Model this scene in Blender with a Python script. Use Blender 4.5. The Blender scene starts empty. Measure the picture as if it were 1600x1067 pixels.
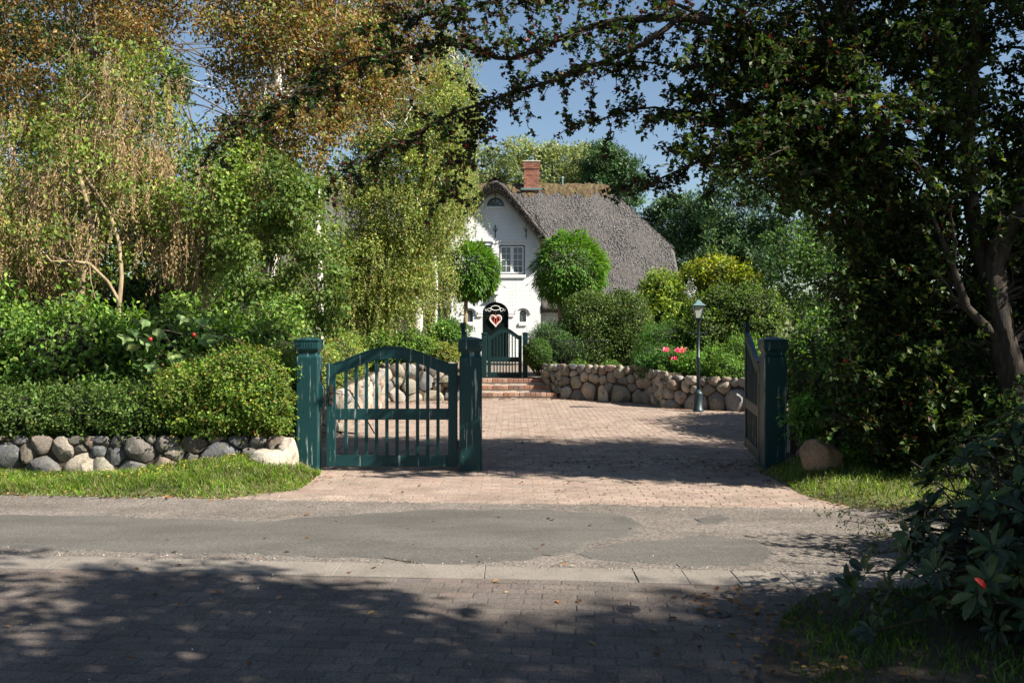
import bpy, bmesh, math
import numpy as np
from mathutils import Vector, Matrix

rng = np.random.default_rng(11)
S = bpy.context.scene
COL = S.collection
R = math.radians

# ------------------------------------------------------------------ camera, sky, sun, exposure
F, CH, HY = 1467.0, 1.6, 513.0          # focal length in px of a 1600 px wide frame, eye height, horizon row
cam = bpy.data.cameras.new('camera')
cam.sensor_width = 36.0
cam.lens = F / 1600 * 36
cam.shift_y = -20.5 / 1600
cam.clip_end = 2000
cam.dof.use_dof = True
cam.dof.focus_distance = 13.0
cam.dof.aperture_fstop = 5.6
camo = bpy.data.objects.new('camera', cam)
camo.location = (0, 0, CH)
camo.rotation_euler = (R(90), 0, 0)
COL.objects.link(camo)
S.camera = camo

SUN_AZ, SUN_EL = 25.0, 39.0             # degrees towards the viewer from +X, elevation
sd = Vector((math.cos(R(SUN_EL)) * math.cos(R(SUN_AZ)), -math.cos(R(SUN_EL)) * math.sin(R(SUN_AZ)), math.sin(R(SUN_EL))))
w = bpy.data.worlds.new('World')
S.world = w
w.use_nodes = True
wn = w.node_tree.nodes
sky = wn.new('ShaderNodeTexSky')
sky.sky_type = 'NISHITA'
sky.sun_disc = False
sky.sun_elevation = R(SUN_EL)
sky.sun_rotation = math.atan2(sd.x, sd.y)
sky.air_density = 1.0
sky.dust_density = 0.6
sky.ozone_density = 1.6
wn['Background'].inputs['Strength'].default_value = 0.05
w.node_tree.links.new(sky.outputs[0], wn['Background'].inputs['Color'])
sl = bpy.data.lights.new('sun', 'SUN')
sl.energy = 5.0
sl.angle = R(0.55)
sl.color = (1.0, 0.92, 0.80)
so = bpy.data.objects.new('sun', sl)
so.rotation_euler = (-sd).to_track_quat('-Z', 'Y').to_euler()
so.location = (20, -6, 18)
COL.objects.link(so)
vs = S.view_settings
vs.view_transform = 'Standard'
vs.look = 'None'
vs.exposure = 1.42
vs.gamma = 1.0
S.cycles.max_bounces = 6
S.cycles.diffuse_bounces = 3
S.cycles.transparent_max_bounces = 8


def at(px, py, Y):
    """the point of the place seen at a picture point at the distance Y"""
    return np.array([(px - 800) * Y / F, Y, CH - (py - HY) * Y / F])


# ------------------------------------------------------------------ object helpers
def tag(o, label=None, cat=None, group=None, kind=None):
    if label: o['label'] = label
    if cat: o['category'] = cat
    if group: o['group'] = group
    if kind: o['kind'] = kind
    return o


def empty(name, loc=(0, 0, 0)):
    o = bpy.data.objects.new(name, None)
    o.location = loc
    o.empty_display_size = 0.1
    COL.objects.link(o)
    return o


def link(name, me, mat=None, parent=None):
    if mat is not None and len(me.materials) == 0:
        me.materials.append(mat)
    o = bpy.data.objects.new(name, me)
    COL.objects.link(o)
    if parent is not None:
        o.parent = parent
        if parent.type == 'EMPTY' or True:
            # geometry is given in world coordinates: cancel the parent's offset
            p = Vector((0, 0, 0)); q = parent
            while q is not None:
                p += q.location; q = q.parent
            o.location = -p
    return o


def mesh_np(name, V, Fc, mat, parent=None, col=None, smooth=False):
    """V (n,3), Fc (m,k) one face size, or a list of faces"""
    me = bpy.data.meshes.new(name)
    V = np.asarray(V, dtype=np.float32)
    if isinstance(Fc, np.ndarray):
        k = Fc.shape[1]
        me.vertices.add(len(V)); me.vertices.foreach_set('co', V.ravel())
        me.loops.add(Fc.size); me.loops.foreach_set('vertex_index', Fc.astype(np.int32).ravel())
        me.polygons.add(len(Fc)); me.polygons.foreach_set('loop_start', np.arange(0, Fc.size, k, dtype=np.int32))
        me.update(calc_edges=True)
    else:
        me.from_pydata(V.tolist(), [], Fc)
    if col is not None:
        a = me.attributes.new('Col', 'FLOAT_COLOR', 'POINT')
        c = np.ones((len(V), 4), dtype=np.float32); c[:, :3] = col
        a.data.foreach_set('color', c.ravel())
    me.polygons.foreach_set('use_smooth', np.full(len(me.polygons), bool(smooth)))
    me.update()
    return link(name, me, mat, parent)


class MB:
    """collects simple shapes into one mesh"""
    def __init__(s): s.v = []; s.f = []
    def add(s, V, Fc):
        n = len(s.v); s.v += [tuple(map(float, p)) for p in V]; s.f += [[i + n for i in f] for f in Fc]; return s
    def box(s, x0, x1, y0, y1, z0, z1, bev=0.0):
        if bev <= 0:
            V = [(x, y, z) for z in (z0, z1) for y in (y0, y1) for x in (x0, x1)]
            return s.add(V, [[0, 2, 3, 1], [4, 5, 7, 6], [0, 1, 5, 4], [1, 3, 7, 5], [3, 2, 6, 7], [2, 0, 4, 6]])
        bm = bmesh.new()
        bmesh.ops.create_cube(bm, size=1)
        for v in bm.verts:
            v.co = Vector(((x0 + x1) / 2 + v.co.x * (x1 - x0), (y0 + y1) / 2 + v.co.y * (y1 - y0), (z0 + z1) / 2 + v.co.z * (z1 - z0)))
        bmesh.ops.bevel(bm, geom=list(bm.edges), offset=bev, segments=1, affect='EDGES')
        bm.verts.index_update()
        s.add([v.co[:] for v in bm.verts], [[v.index for v in f.verts] for f in bm.faces]); bm.free(); return s
    def prism(s, pts, y0, y1):
        """polygon of (x, z) extruded from y0 (front) to y1"""
        n = len(pts)
        V = [(x, y0, z) for x, z in pts] + [(x, y1, z) for x, z in pts]
        Fc = [list(range(n)), list(range(2 * n - 1, n - 1, -1))]
        Fc += [[(i + 1) % n, i, n + i, n + (i + 1) % n] for i in range(n)]
        return s.add(V, Fc)
    def strip(s, top, bot, y0, y1):
        """band between two polylines of (x, z), extruded"""
        n = len(top)
        V = [(x, y0, z) for x, z in top] + [(x, y0, z) for x, z in bot] + [(x, y1, z) for x, z in top] + [(x, y1, z) for x, z in bot]
        Fc = []
        for i in range(n - 1):
            Fc += [[i, n + i, n + i + 1, i + 1], [2 * n + i, 2 * n + i + 1, 3 * n + i + 1, 3 * n + i],
                   [i, i + 1, 2 * n + i + 1, 2 * n + i], [n + i, 3 * n + i, 3 * n + i + 1, n + i + 1]]
        Fc += [[0, 2 * n, 3 * n, n], [n - 1, 2 * n - 1, 4 * n - 1, 3 * n - 1]]
        return s.add(V, Fc)
    def rings(s, secs, cap=True):
        """loft of equal-length rings"""
        n = len(secs[0]); V = [p for r in secs for p in r]; Fc = []
        for k in range(len(secs) - 1):
            for i in range(n):
                j = (i + 1) % n
                Fc.append([k * n + i, k * n + j, (k + 1) * n + j, (k + 1) * n + i])
        if cap:
            Fc += [list(range(n - 1, -1, -1)), list(range((len(secs) - 1) * n, len(secs) * n))]
        return s.add(V, Fc)
    def lathe(s, cx, cy, prof, n=16):
        return s.rings([[(cx + r * math.cos(2 * math.pi * i / n), cy + r * math.sin(2 * math.pi * i / n), z) for i in range(n)] for r, z in prof])
    def tube(s, pts, r, n=6):
        pts = [Vector(p) for p in pts]
        rad = r if hasattr(r, '__len__') else [r] * len(pts)
        secs = []
        up = Vector((0.31, 0.17, 0.93))
        for i, p in enumerate(pts):
            d = (pts[min(i + 1, len(pts) - 1)] - pts[max(i - 1, 0)]).normalized()
            a = d.cross(up)
            if a.length < 0.05: a = d.cross(Vector((1, 0, 0)))
            a.normalize(); b = d.cross(a)
            secs.append([tuple(p + (a * math.cos(t) + b * math.sin(t)) * rad[i]) for t in [2 * math.pi * k / n for k in range(n)]])
        return s.rings(secs)
    def build(s, name, mat, parent=None, smooth=False, col=None):
        return mesh_np(name, np.array(s.v), s.f, mat, parent, col=col, smooth=smooth)


# ------------------------------------------------------------------ materials
class NT:
    def __init__(s, name):
        s.m = bpy.data.materials.new(name); s.m.use_nodes = True
        s.t = s.m.node_tree; s.b = s.t.nodes['Principled BSDF']; s.out = s.t.nodes['Material Output']
    def n(s, typ, **kw):
        nd = s.t.nodes.new('ShaderNode' + typ)
        for k, v in kw.items():
            if k in nd.inputs: nd.inputs[k].default_value = v
            else: setattr(nd, k, v)
        return nd
    def l(s, a, b): s.t.links.new(a, b)
    def coord(s, scale=(1, 1, 1), rot=(0, 0, 0)):
        g = s.n('NewGeometry'); mp = s.n('Mapping'); mp.inputs['Scale'].default_value = scale; mp.inputs['Rotation'].default_value = rot
        s.l(g.outputs['Position'], mp.inputs['Vector']); return mp.outputs[0]
    def noise(s, vec, scale, detail=4, rough=0.6):
        nd = s.n('TexNoise'); nd.inputs['Scale'].default_value = scale; nd.inputs['Detail'].default_value = detail; nd.inputs['Roughness'].default_value = rough
        if vec is not None: s.l(vec, nd.inputs['Vector'])
        return nd.outputs['Fac']
    def ramp(s, fac, stops):
        r = s.n('ValToRGB'); e = r.color_ramp.elements
        while len(e) < len(stops): e.new(0.5)
        for el, (p, c) in zip(e, stops):
            el.position = p; el.color = (*c, 1) if len(c) == 3 else c
        s.l(fac, r.inputs[0]); return r.outputs[0]
    def mix(s, fac, a, b, mode='MIX'):
        m = s.n('Mix', data_type='RGBA', blend_type=mode)
        for sock, v in ((m.inputs[0], fac), (m.inputs[6], a), (m.inputs[7], b)):
            if hasattr(v, 'links'): s.l(v, sock)
            elif isinstance(v, (tuple, list)): sock.default_value = (*v, 1) if len(v) == 3 else v
            else: sock.default_value = v
        return m.outputs[2]
    def bump(s, h, strength=0.3, dist=0.01):
        b = s.n('Bump'); b.inputs['Strength'].default_value = strength; b.inputs['Distance'].default_value = dist
        s.l(h, b.inputs['Height']); s.l(b.outputs[0], s.b.inputs['Normal']); return b
    def base(s, c):
        if hasattr(c, 'links'): s.l(c, s.b.inputs['Base Color'])
        else: s.b.inputs['Base Color'].default_value = (*c, 1)
        return s
    def set(s, **kw):
        for k, v in kw.items(): s.b.inputs[k.replace('_', ' ')].default_value = v
        return s


def g3(v): return (v, v, v)


def leaf_material(name, trans=0.38, rough=0.45, spec=0.35, warm=1.0):
    t = NT(name)
    a = t.n('Attribute', attribute_name='Col')
    t.base(a.outputs['Color']).set(Roughness=rough)
    t.b.inputs['Specular IOR Level'].default_value = spec
    tr = t.n('BsdfTranslucent')
    hs = t.n('HueSaturation'); hs.inputs['Saturation'].default_value = 1.15; hs.inputs['Value'].default_value = 1.7 * warm
    hs.inputs['Hue'].default_value = 0.488
    t.l(a.outputs['Color'], hs.inputs['Color']); t.l(hs.outputs[0], tr.inputs['Color'])
    mx = t.n('MixShader'); mx.inputs[0].default_value = trans
    t.l(t.b.outputs[0], mx.inputs[1]); t.l(tr.outputs[0], mx.inputs[2]); t.l(mx.outputs[0], t.out.inputs['Surface'])
    return t.m


M = {}
M['leaf'] = leaf_material('leaf', 0.36, 0.5, 0.28)
M['leaf_gloss'] = leaf_material('leaf_gloss', 0.30, 0.45, 0.3)
M['leaf_thick'] = leaf_material('leaf_thick', 0.16, 0.4, 0.35)
M['leaf_dark'] = leaf_material('leaf_dark', 0.28, 0.5, 0.25)  # dimmer leaf, mainly for hawthorns: low light put into the material
M['leaf_dry'] = leaf_material('leaf_dry', 0.30, 0.7, 0.15, 0.8)
M['grass'] = leaf_material('grass', 0.40, 0.5, 0.3)
M['needle'] = leaf_material('needle', 0.12, 0.5, 0.3)


def col_material(name, speck=0.35, scale=60, rough=0.85, bump=0.4, bscale=90, bdist=0.006, stain=0.4):
    t = NT(name)
    a = t.n('Attribute', attribute_name='Col').outputs['Color']
    v = t.coord()
    n1 = t.noise(v, scale, 5, 0.7); n2 = t.noise(v, 2.2, 3, 0.6)
    d = t.ramp(n1, [(0.3, g3(1 - speck)), (0.5, g3(1.0)), (0.75, g3(1 + speck * 0.6))])
    c = t.mix(1.0, a, d, 'MULTIPLY')
    c = t.mix(stain, c, t.ramp(n2, [(0.35, g3(0.55)), (0.6, g3(1.05))]), 'MULTIPLY')
    t.base(c).set(Roughness=rough)
    t.b.inputs['Specular IOR Level'].default_value = 0.25
    t.bump(t.noise(v, bscale, 6, 0.7), bump, bdist)
    return t.m


M['stone'] = col_material('field_stone', 0.5, 45, 0.88, 0.8, 26, 0.014, 0.5)
def lichen(m):
    nt = m.node_tree; b = nt.nodes['Principled BSDF']; src = b.inputs['Base Color'].links[0].from_socket
    def N(typ): return nt.nodes.new('ShaderNode' + typ)
    g = N('NewGeometry'); cur = src
    for sc, lo, hi, colr, amt in ((7.0, .56, .64, (.10, .105, .045), .7), (16.0, .63, .67, (.42, .42, .36), .75), (4.0, .60, .70, (.05, .042, .032), .6)):
        n = N('TexNoise'); n.inputs['Scale'].default_value = sc; n.inputs['Detail'].default_value = 6; n.inputs['Roughness'].default_value = .7
        nt.links.new(g.outputs['Position'], n.inputs['Vector'])
        rp = N('ValToRGB'); rp.color_ramp.elements[0].position = lo; rp.color_ramp.elements[1].position = hi
        rp.color_ramp.elements[1].color = (amt, amt, amt, 1); nt.links.new(n.outputs['Fac'], rp.inputs[0])
        mx = N('Mix'); mx.data_type = 'RGBA'; nt.links.new(rp.outputs[0], mx.inputs[0]); nt.links.new(cur, mx.inputs[6]); mx.inputs[7].default_value = (*colr, 1); cur = mx.outputs[2]
    nt.links.new(cur, b.inputs['Base Color'])
lichen(M['stone'])
M['brick'] = col_material('paving_brick', 0.85, 85, 0.92, 0.9, 100, 0.006, 0.5)
M['red_brick'] = col_material('red_brick', 0.25, 40, 0.9, 0.3, 60, 0.004, 0.25)


def make_materials():
  # weathered gloss paint on the gates and posts
  for key, thr, wide in (('paint', .60, 40), ('post_paint', .555, 30)):
    t = NT('green_' + key)
    v = t.coord((wide, wide, 1.7)); vb = t.coord((9, 9, 1.6))
    cr = t.noise(v, 1.0, 4, 0.65); area = t.noise(vb, 1.0, 3, 0.6); v3 = t.coord()
    mask = t.n('Math', operation='MULTIPLY'); t.l(t.ramp(cr, [(thr, g3(0)), (thr + .03, g3(1))]), mask.inputs[0]); t.l(t.ramp(area, [(0.46, g3(0)), (0.56, g3(1))]), mask.inputs[1])
    tone = t.mix(t.noise(v3, 3.0, 4, 0.6), (0.003, 0.025, 0.028), (0.005, 0.040, 0.043))
    tone = t.mix(t.ramp(t.noise(v, 0.7, 5, 0.7), [(0.4, g3(0)), (0.75, g3(0.5))]), tone, (0.007, 0.045, 0.048))
    t.base(t.mix(mask.outputs[0], tone, (0.24, 0.29, 0.27)))
    t.set(Roughness=0.48); t.b.inputs['Specular IOR Level'].default_value = 0.28; t.bump(cr, 0.5, 0.004)
    M[key] = t.m
  if True:
    t = NT('dark_gate_paint'); t.base((0.003, 0.022, 0.024)).set(Roughness=0.5); t.b.inputs['Specular IOR Level'].default_value = 0.25; M['dark_paint'] = t.m
    t = NT('door_paint'); t.base((0.0015, 0.006, 0.006)).set(Roughness=0.55); t.b.inputs['Specular IOR Level'].default_value = 0.15; M['door_paint'] = t.m
    t = NT('painted_iron'); t.base((0.012, 0.030, 0.038)).set(Roughness=0.45); M['lamp_iron'] = t.m
    t = NT('lamp_roof'); t.base((0.10, 0.17, 0.17)).set(Roughness=0.5); M['lamp_roof'] = t.m
    t = NT('black_iron'); t.base((0.012, 0.013, 0.015)).set(Roughness=0.5); M['iron'] = t.m
    t = NT('old_brass'); t.base((0.10, 0.075, 0.05)).set(Roughness=0.45, Metallic=0.8); M['brass'] = t.m
    t = NT('glass_pane'); t.base((0.05, 0.075, 0.09)).set(Roughness=0.06); t.b.inputs['Specular IOR Level'].default_value = 0.8; M['glass'] = t.m
    t = NT('lantern_glass'); t.base((0.75, 0.82, 0.72)).set(Roughness=0.25, Alpha=1.0); t.b.inputs['Transmission Weight'].default_value = 0.55; M['lantern_glass'] = t.m
    # white painted brick
    t = NT('white_brick_wall')
    v = t.coord((1, 1, 1), (R(90), 0, 0))
    br = t.n('TexBrick'); br.inputs['Scale'].default_value = 1.0; br.inputs['Brick Width'].default_value = 0.25; br.inputs['Row Height'].default_value = 0.05
    br.inputs['Mortar Size'].default_value = 0.008; br.inputs['Mortar Smooth'].default_value = 0.3
    t.l(v, br.inputs['Vector'])
    inv = t.n('Math', operation='SUBTRACT'); inv.inputs[0].default_value = 1.0; t.l(br.outputs['Fac'], inv.inputs[1])
    c = t.mix(t.noise(t.coord(), 1.5, 4), (0.64, 0.67, 0.69), (0.70, 0.73, 0.745))
    c = t.mix(t.ramp(br.outputs['Fac'], [(0, g3(0)), (1, g3(0.5))]), c, (0.42, 0.44, 0.455))
    c = t.mix(0.25, c, t.ramp(t.noise(t.coord((2.5, 2.5, .6)), 1.0, 5, .7), [(.38, g3(.72)), (.6, g3(1.05))]), 'MULTIPLY')
    t.base(c).set(Roughness=0.8); t.bump(inv.outputs[0], 0.55, 0.012); M['white_wall'] = t.m
    t = NT('white_trim'); t.base((0.68, 0.68, 0.66)).set(Roughness=0.6); M['white'] = t.m
    t = NT('white_sash'); t.base((0.68, 0.69, 0.69)).set(Roughness=0.4); M['sash'] = t.m
    t = NT('curtain'); t.base((0.45, 0.48, 0.5)).set(Roughness=0.9); M['curtain'] = t.m
    t = NT('orange_soffit'); t.base((0.42, 0.19, 0.05)).set(Roughness=0.7); M['soffit'] = t.m
    # thatch
    t = NT('thatch')
    v = t.coord((34, 5, 5)); v2 = t.coord()
    st = t.noise(v, 1.0, 6, 0.75); mo = t.noise(v2, 26, 4, 0.7); big = t.noise(v2, 0.7, 3, 0.6)
    c = t.ramp(st, [(0.3, (0.055, 0.050, 0.048)), (0.5, (0.105, 0.098, 0.095)), (0.72, (0.18, 0.17, 0.165))])
    c = t.mix(0.6, c, t.ramp(mo, [(0.35, g3(0.35)), (0.6, g3(1.25))]), 'MULTIPLY')
    c = t.mix(0.4, c, t.ramp(big, [(0.35, g3(0.65)), (0.65, g3(1.15))]), 'MULTIPLY')
    t.base(c).set(Roughness=0.95); t.b.inputs['Specular IOR Level'].default_value = 0.1
    t.bump(st, 0.5, 0.03); M['thatch'] = t.m
    t = NT('ridge_heather')
    v2 = t.coord()
    c = t.ramp(t.noise(v2, 7, 6, 0.75), [(0.3, (0.03, 0.022, 0.014)), (0.48, (0.10, 0.062, 0.032)), (0.6, (0.11, 0.105, 0.035)), (0.75, (0.19, 0.13, 0.07))])
    t.base(c).set(Roughness=0.95); t.bump(t.noise(v2, 22, 5, 0.7), 1.0, 0.06); M['ridge'] = t.m
    a = NT('straw'); at_ = a.n('Attribute', attribute_name='Col'); a.base(at_.outputs['Color']).set(Roughness=0.9); M['straw'] = a.m
    # grounds
    t = NT('asphalt')
    v = t.coord()
    ag = t.n('TexVoronoi'); ag.inputs['Scale'].default_value = 75; t.l(v, ag.inputs['Vector'])
    fine = t.noise(v, 48, 7, 0.9); band = t.noise(t.coord((0.35, 1.6, 1), (0, 0, R(4))), 1.3, 4, 0.6); blot = t.noise(v, 2.2, 5, 0.65)
    c = t.ramp(fine, [(0.34, (0.05, 0.046, 0.043)), (0.46, (0.20, 0.185, 0.172)), (0.60, (0.38, 0.352, 0.325)), (0.72, (0.52, 0.48, 0.44))])
    c = t.mix(0.75, c, t.ramp(ag.outputs['Color'], [(0.1, g3(0.5)), (0.5, g3(1.0)), (0.95, g3(1.4))]), 'MULTIPLY')
    c = t.mix(0.65, c, t.ramp(band, [(0.35, g3(0.68)), (0.62, g3(1.12))]), 'MULTIPLY')
    c = t.mix(0.45, c, t.ramp(blot, [(0.38, g3(0.62)), (0.6, g3(1.1))]), 'MULTIPLY')
    c = t.mix(1.0, c, (0.74, 0.71, 0.68), 'MULTIPLY')
    wv = t.n('Mix', data_type='VECTOR'); wv.inputs[0].default_value = 0.12; nz = t.n('TexNoise'); nz.inputs['Scale'].default_value = 3.0; nz.inputs['Detail'].default_value = 4
    t.l(v, nz.inputs['Vector']); t.l(v, wv.inputs[4]); t.l(nz.outputs['Color'], wv.inputs[5])
    ck = t.n('TexVoronoi', feature='DISTANCE_TO_EDGE'); ck.inputs['Scale'].default_value = 0.9; t.l(wv.outputs[1], ck.inputs['Vector'])
    cm = t.n('Math', operation='MULTIPLY'); t.l(t.ramp(ck.outputs['Distance'], [(0.002, g3(.8)), (0.007, g3(0))]), cm.inputs[0]); t.l(t.ramp(blot, [(0.50, g3(0)), (0.58, g3(1))]), cm.inputs[1])
    c = t.mix(cm.outputs[0], c, (0.035, 0.032, 0.030))
    t.base(c).set(Roughness=0.9); t.b.inputs['Specular IOR Level'].default_value = 0.2
    t.bump(fine, 0.9, 0.014); M['asphalt'] = t.m
    t = NT('asphalt_patch')
    fine = t.noise(t.coord(), 60, 7, 0.9); blot = t.noise(t.coord((0.5, 1.4, 1)), 1.6, 5, 0.65)
    c = t.ramp(fine, [(0.36, (0.045, 0.043, 0.040)), (0.5, (0.100, 0.095, 0.087)), (0.66, (0.165, 0.157, 0.144))])
    c = t.mix(0.7, c, t.ramp(blot, [(0.35, g3(0.7)), (0.62, g3(1.18))]), 'MULTIPLY')
    t.base(c).set(Roughness=0.85); t.b.inputs['Specular IOR Level'].default_value = 0.2
    t.bump(fine, 0.35, 0.006); M['patch'] = t.m
    t = NT('kerb_concrete')
    c = t.ramp(t.noise(t.coord(), 60, 6, 0.75), [(0.3, (0.11, 0.098, 0.084)), (0.7, (0.26, 0.232, 0.20))])
    c = t.mix(0.6, c, t.ramp(t.noise(t.coord(), 3, 4), [(0.35, g3(0.7)), (0.6, g3(1.1))]), 'MULTIPLY')
    t.base(c).set(Roughness=0.9); t.bump(t.noise(t.coord(), 130, 4), 0.4, 0.005); M['concrete'] = t.m
    t = NT('joint_sand')
    c = t.ramp(t.noise(t.coord(), 45, 6, 0.75), [(0.3, (0.13, 0.105, 0.085)), (0.7, (0.25, 0.20, 0.165))])
    t.base(c).set(Roughness=0.95); t.bump(t.noise(t.coord(), 120, 5), 0.6, 0.008); M['sand'] = t.m
    t = NT('clinker_sand')
    c = t.ramp(t.noise(t.coord(), 80, 6, 0.8), [(0.3, (0.05, 0.044, 0.040)), (0.7, (0.13, 0.115, 0.10))])
    t.base(c).set(Roughness=0.95); t.bump(t.noise(t.coord(), 120, 5), 0.6, 0.008); M['clinker_sand'] = t.m
    t = NT('soil')
    c = t.ramp(t.noise(t.coord(), 12, 7, 0.75), [(0.3, (0.022, 0.017, 0.011)), (0.6, (0.07, 0.052, 0.034)), (0.8, (0.12, 0.09, 0.055))])
    t.base(c).set(Roughness=0.95); t.bump(t.noise(t.coord(), 30, 6), 0.8, 0.03); M['soil'] = t.m
    t = NT('turf')
    c = t.ramp(t.noise(t.coord(), 9, 7, 0.75), [(0.3, (0.05, 0.055, 0.018)), (0.55, (0.10, 0.10, 0.035)), (0.8, (0.17, 0.14, 0.08))])
    t.base(c).set(Roughness=0.95); t.bump(t.noise(t.coord(), 40, 6), 0.8, 0.03); M['turf'] = t.m
    # barks
    t = NT('shaded_bark')  # near-black copy of bark: the dark of backlit limbs put into the colour
    st = t.noise(t.coord((26, 26, 6.0)), 1.0, 6, 0.75)
    t.base(t.ramp(st, [(0.3, (0.006, 0.005, 0.004)), (0.5, (0.026, 0.020, 0.014)), (0.75, (0.085, 0.062, 0.036))])).set(Roughness=0.9); t.bump(st, 0.8, 0.02); M['shaded_bark'] = t.m
    t = NT('bark')
    st = t.noise(t.coord((16, 16, 3.0)), 1.0, 6, 0.7); li = t.noise(t.coord(), 5.5, 5, 0.7)
    c = t.ramp(st, [(0.3, (0.030, 0.022, 0.015)), (0.55, (0.105, 0.080, 0.055)), (0.8, (0.20, 0.155, 0.105))])
    c = t.mix(t.ramp(li, [(0.55, g3(0)), (0.68, g3(0.75))]), c, (0.25, 0.185, 0.055))
    t.base(c).set(Roughness=0.9); t.bump(st, 0.8, 0.02); M['bark'] = t.m
    t = NT('pale_bark')
    st = t.noise(t.coord((14, 14, 4)), 1.0, 6, 0.7)
    c = t.ramp(st, [(0.3, (0.10, 0.075, 0.045)), (0.7, (0.36, 0.28, 0.17))])
    t.base(c).set(Roughness=0.9); t.bump(st, 0.6, 0.015); M['pale_bark'] = t.m
    t = NT('birch_bark')
    st = t.noise(t.coord((5, 5, 22)), 1.0, 5, 0.7); pa = t.noise(t.coord((3, 3, 3)), 1.0, 4, 0.7)
    c = t.mix(t.ramp(st, [(0.55, g3(0)), (0.64, g3(0.9))]), (0.60, 0.58, 0.54), (0.045, 0.04, 0.036))
    c = t.mix(t.ramp(pa, [(0.52, g3(0)), (0.64, g3(0.9))]), c, (0.08, 0.072, 0.06))
    t.base(c).set(Roughness=0.75); t.bump(st, 0.4, 0.008); M['birch_bark'] = t.m
    def plain(key, c, rough=0.6, **kw):
        t = NT(key); t.base(c).set(Roughness=rough, **kw); M[key] = t.m
    t = NT('dark_core'); t.base(t.ramp(t.noise(t.coord(), 40, 6, .8), [(.35, (.008, .010, .005)), (.65, (.035, .042, .016))])).set(Roughness=1.0); t.bump(t.noise(t.coord(), 40, 6, .8), 1.0, .05); M['inner'] = t.m  # near-black filling of the bushes: their inner shade put into the colour
    plain('berry', (0.30, 0.018, 0.012), 0.35)
    plain('pink_petal', (0.75, 0.12, 0.17), 0.6)
    plain('white_petal', (0.78, 0.78, 0.72), 0.6)
    plain('yellow_petal', (0.72, 0.52, 0.03), 0.6)
    plain('red_leaf', (0.55, 0.03, 0.02), 0.4)
    plain('wreath', (0.62, 0.50, 0.46), 0.8)
    plain('wreath_red', (0.30, 0.05, 0.04), 0.7)
    plain('mortar', (0.42, 0.38, 0.33), 0.95)
    plain('cover_iron', (0.055, 0.045, 0.042), 0.55, Metallic=0.3)


make_materials()

# ------------------------------------------------------------------ leaf and branch builders
def unit(a): return a / np.maximum(np.linalg.norm(a, axis=-1, keepdims=True), 1e-9)


T = {
    'dia': (np.array([(0, 0, 0), (.45, -.32, .07), (1, 0, -.05), (.45, .32, .07)]), np.array([(0, 1, 2), (0, 2, 3)])),
    'oval': (np.array([(0, 0, 0), (.3, -.27, .06), (.7, -.25, .05), (1, 0, -.08), (.7, .25, .05), (.3, .27, .06)]), np.array([(0, 1, 2), (0, 2, 3), (0, 3, 4), (0, 4, 5)])),
    'lobed': (np.array([(0, 0, 0), (.45, -.52, .05), (.66, -.17, .0), (1.0, -.02, -.08), (.66, .17, .0), (.45, .52, .05)]), np.array([(0, 1, 2), (0, 2, 3), (0, 3, 4), (0, 4, 5)])),
    'needle': (np.array([(0, -.05, 0), (1, 0, 0), (0, .05, 0)]), np.array([(0, 1, 2)])),
    'key': (np.array([(0, -.05, 0), (.5, -.16, .03), (1, 0, 0), (.5, .1, -.03)]), np.array([(0, 1, 2), (0, 2, 3)])),
    'rhodo': (np.array([(0, 0, 0), (.22, -.15, .07), (.22, 0, .03), (.22, .15, .07), (.55, -.19, .08), (.55, 0, .03), (.55, .19, .08), (.85, -.12, -.02), (.85, 0, -.05), (.85, .12, -.02), (1, 0, -.12)]),
              np.array([(0, 1, 2), (0, 2, 3), (1, 4, 5), (1, 5, 2), (2, 5, 6), (2, 6, 3), (4, 7, 8), (4, 8, 5), (5, 8, 9), (5, 9, 6), (7, 10, 8), (8, 10, 9)])),
    'star': (np.array([(0, 0, 0), (.5, -.5, .1), (.6, -.14, .02), (1, 0, -.1), (.6, .14, .02), (.5, .5, .1), (.1, -.45, .05), (.1, .45, .05)]),
             np.array([(0, 1, 2), (0, 2, 3), (0, 3, 4), (0, 4, 5), (0, 6, 1), (0, 5, 7)])),
}


def leaves(name, P, D, N, size, C, tmpl, mat, parent=None):
    """P positions, D leaf axes, N leaf normals, size per leaf, C colour per leaf"""
    V, Fc = T[tmpl]
    D = unit(D); N = N - D * np.sum(N * D, axis=1, keepdims=True); N = unit(N); B = np.cross(N, D)
    n, k = len(P), len(V)
    W = P[:, None, :] + np.asarray(size)[:, None, None] * (V[None, :, 0:1] * D[:, None, :] + V[None, :, 1:2] * B[:, None, :] + V[None, :, 2:3] * N[:, None, :])
    idx = (np.arange(n)[:, None, None] * k + Fc[None]).reshape(-1, 3)
    return mesh_np(name, W.reshape(-1, 3), idx, mat, parent, col=np.repeat(C * {'leaf': 1.55, 'leaf_gloss': 1.3, 'needle': 1.3}.get(mat.name, 1.0), k, axis=0))


def palette(n, cols, weights=None, var=0.28, r=None, hue=0.08):
    r = r or rng
    cols = np.array(cols)
    c = cols[r.choice(len(cols), n, p=weights)]
    return np.clip(c * np.exp(r.normal(0, var, (n, 1))) * np.exp(r.normal(0, hue, (n, 3))), 0.002, 0.9)


def rand_dir(n, r=None):
    return unit((r or rng).normal(0, 1, (n, 3)))


def curve(p0, p1, n=8, sag=0.0, wob=0.06, r=None):
    """a wavering line from p0 to p1; sag bows it up (+) or down (-)"""
    r = r or rng
    p0, p1 = np.asarray(p0, float), np.asarray(p1, float)
    u = np.linspace(0, 1, n)[:, None]
    L = np.linalg.norm(p1 - p0)
    k = np.cumsum(r.normal(0, 1, (n, 3)), axis=0); k -= u * k[-1]; k[0] = 0
    return p0 + (p1 - p0) * u + np.array([0, 0, 1]) * sag * L * 4 * u * (1 - u) + k * wob * L / n


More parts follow.
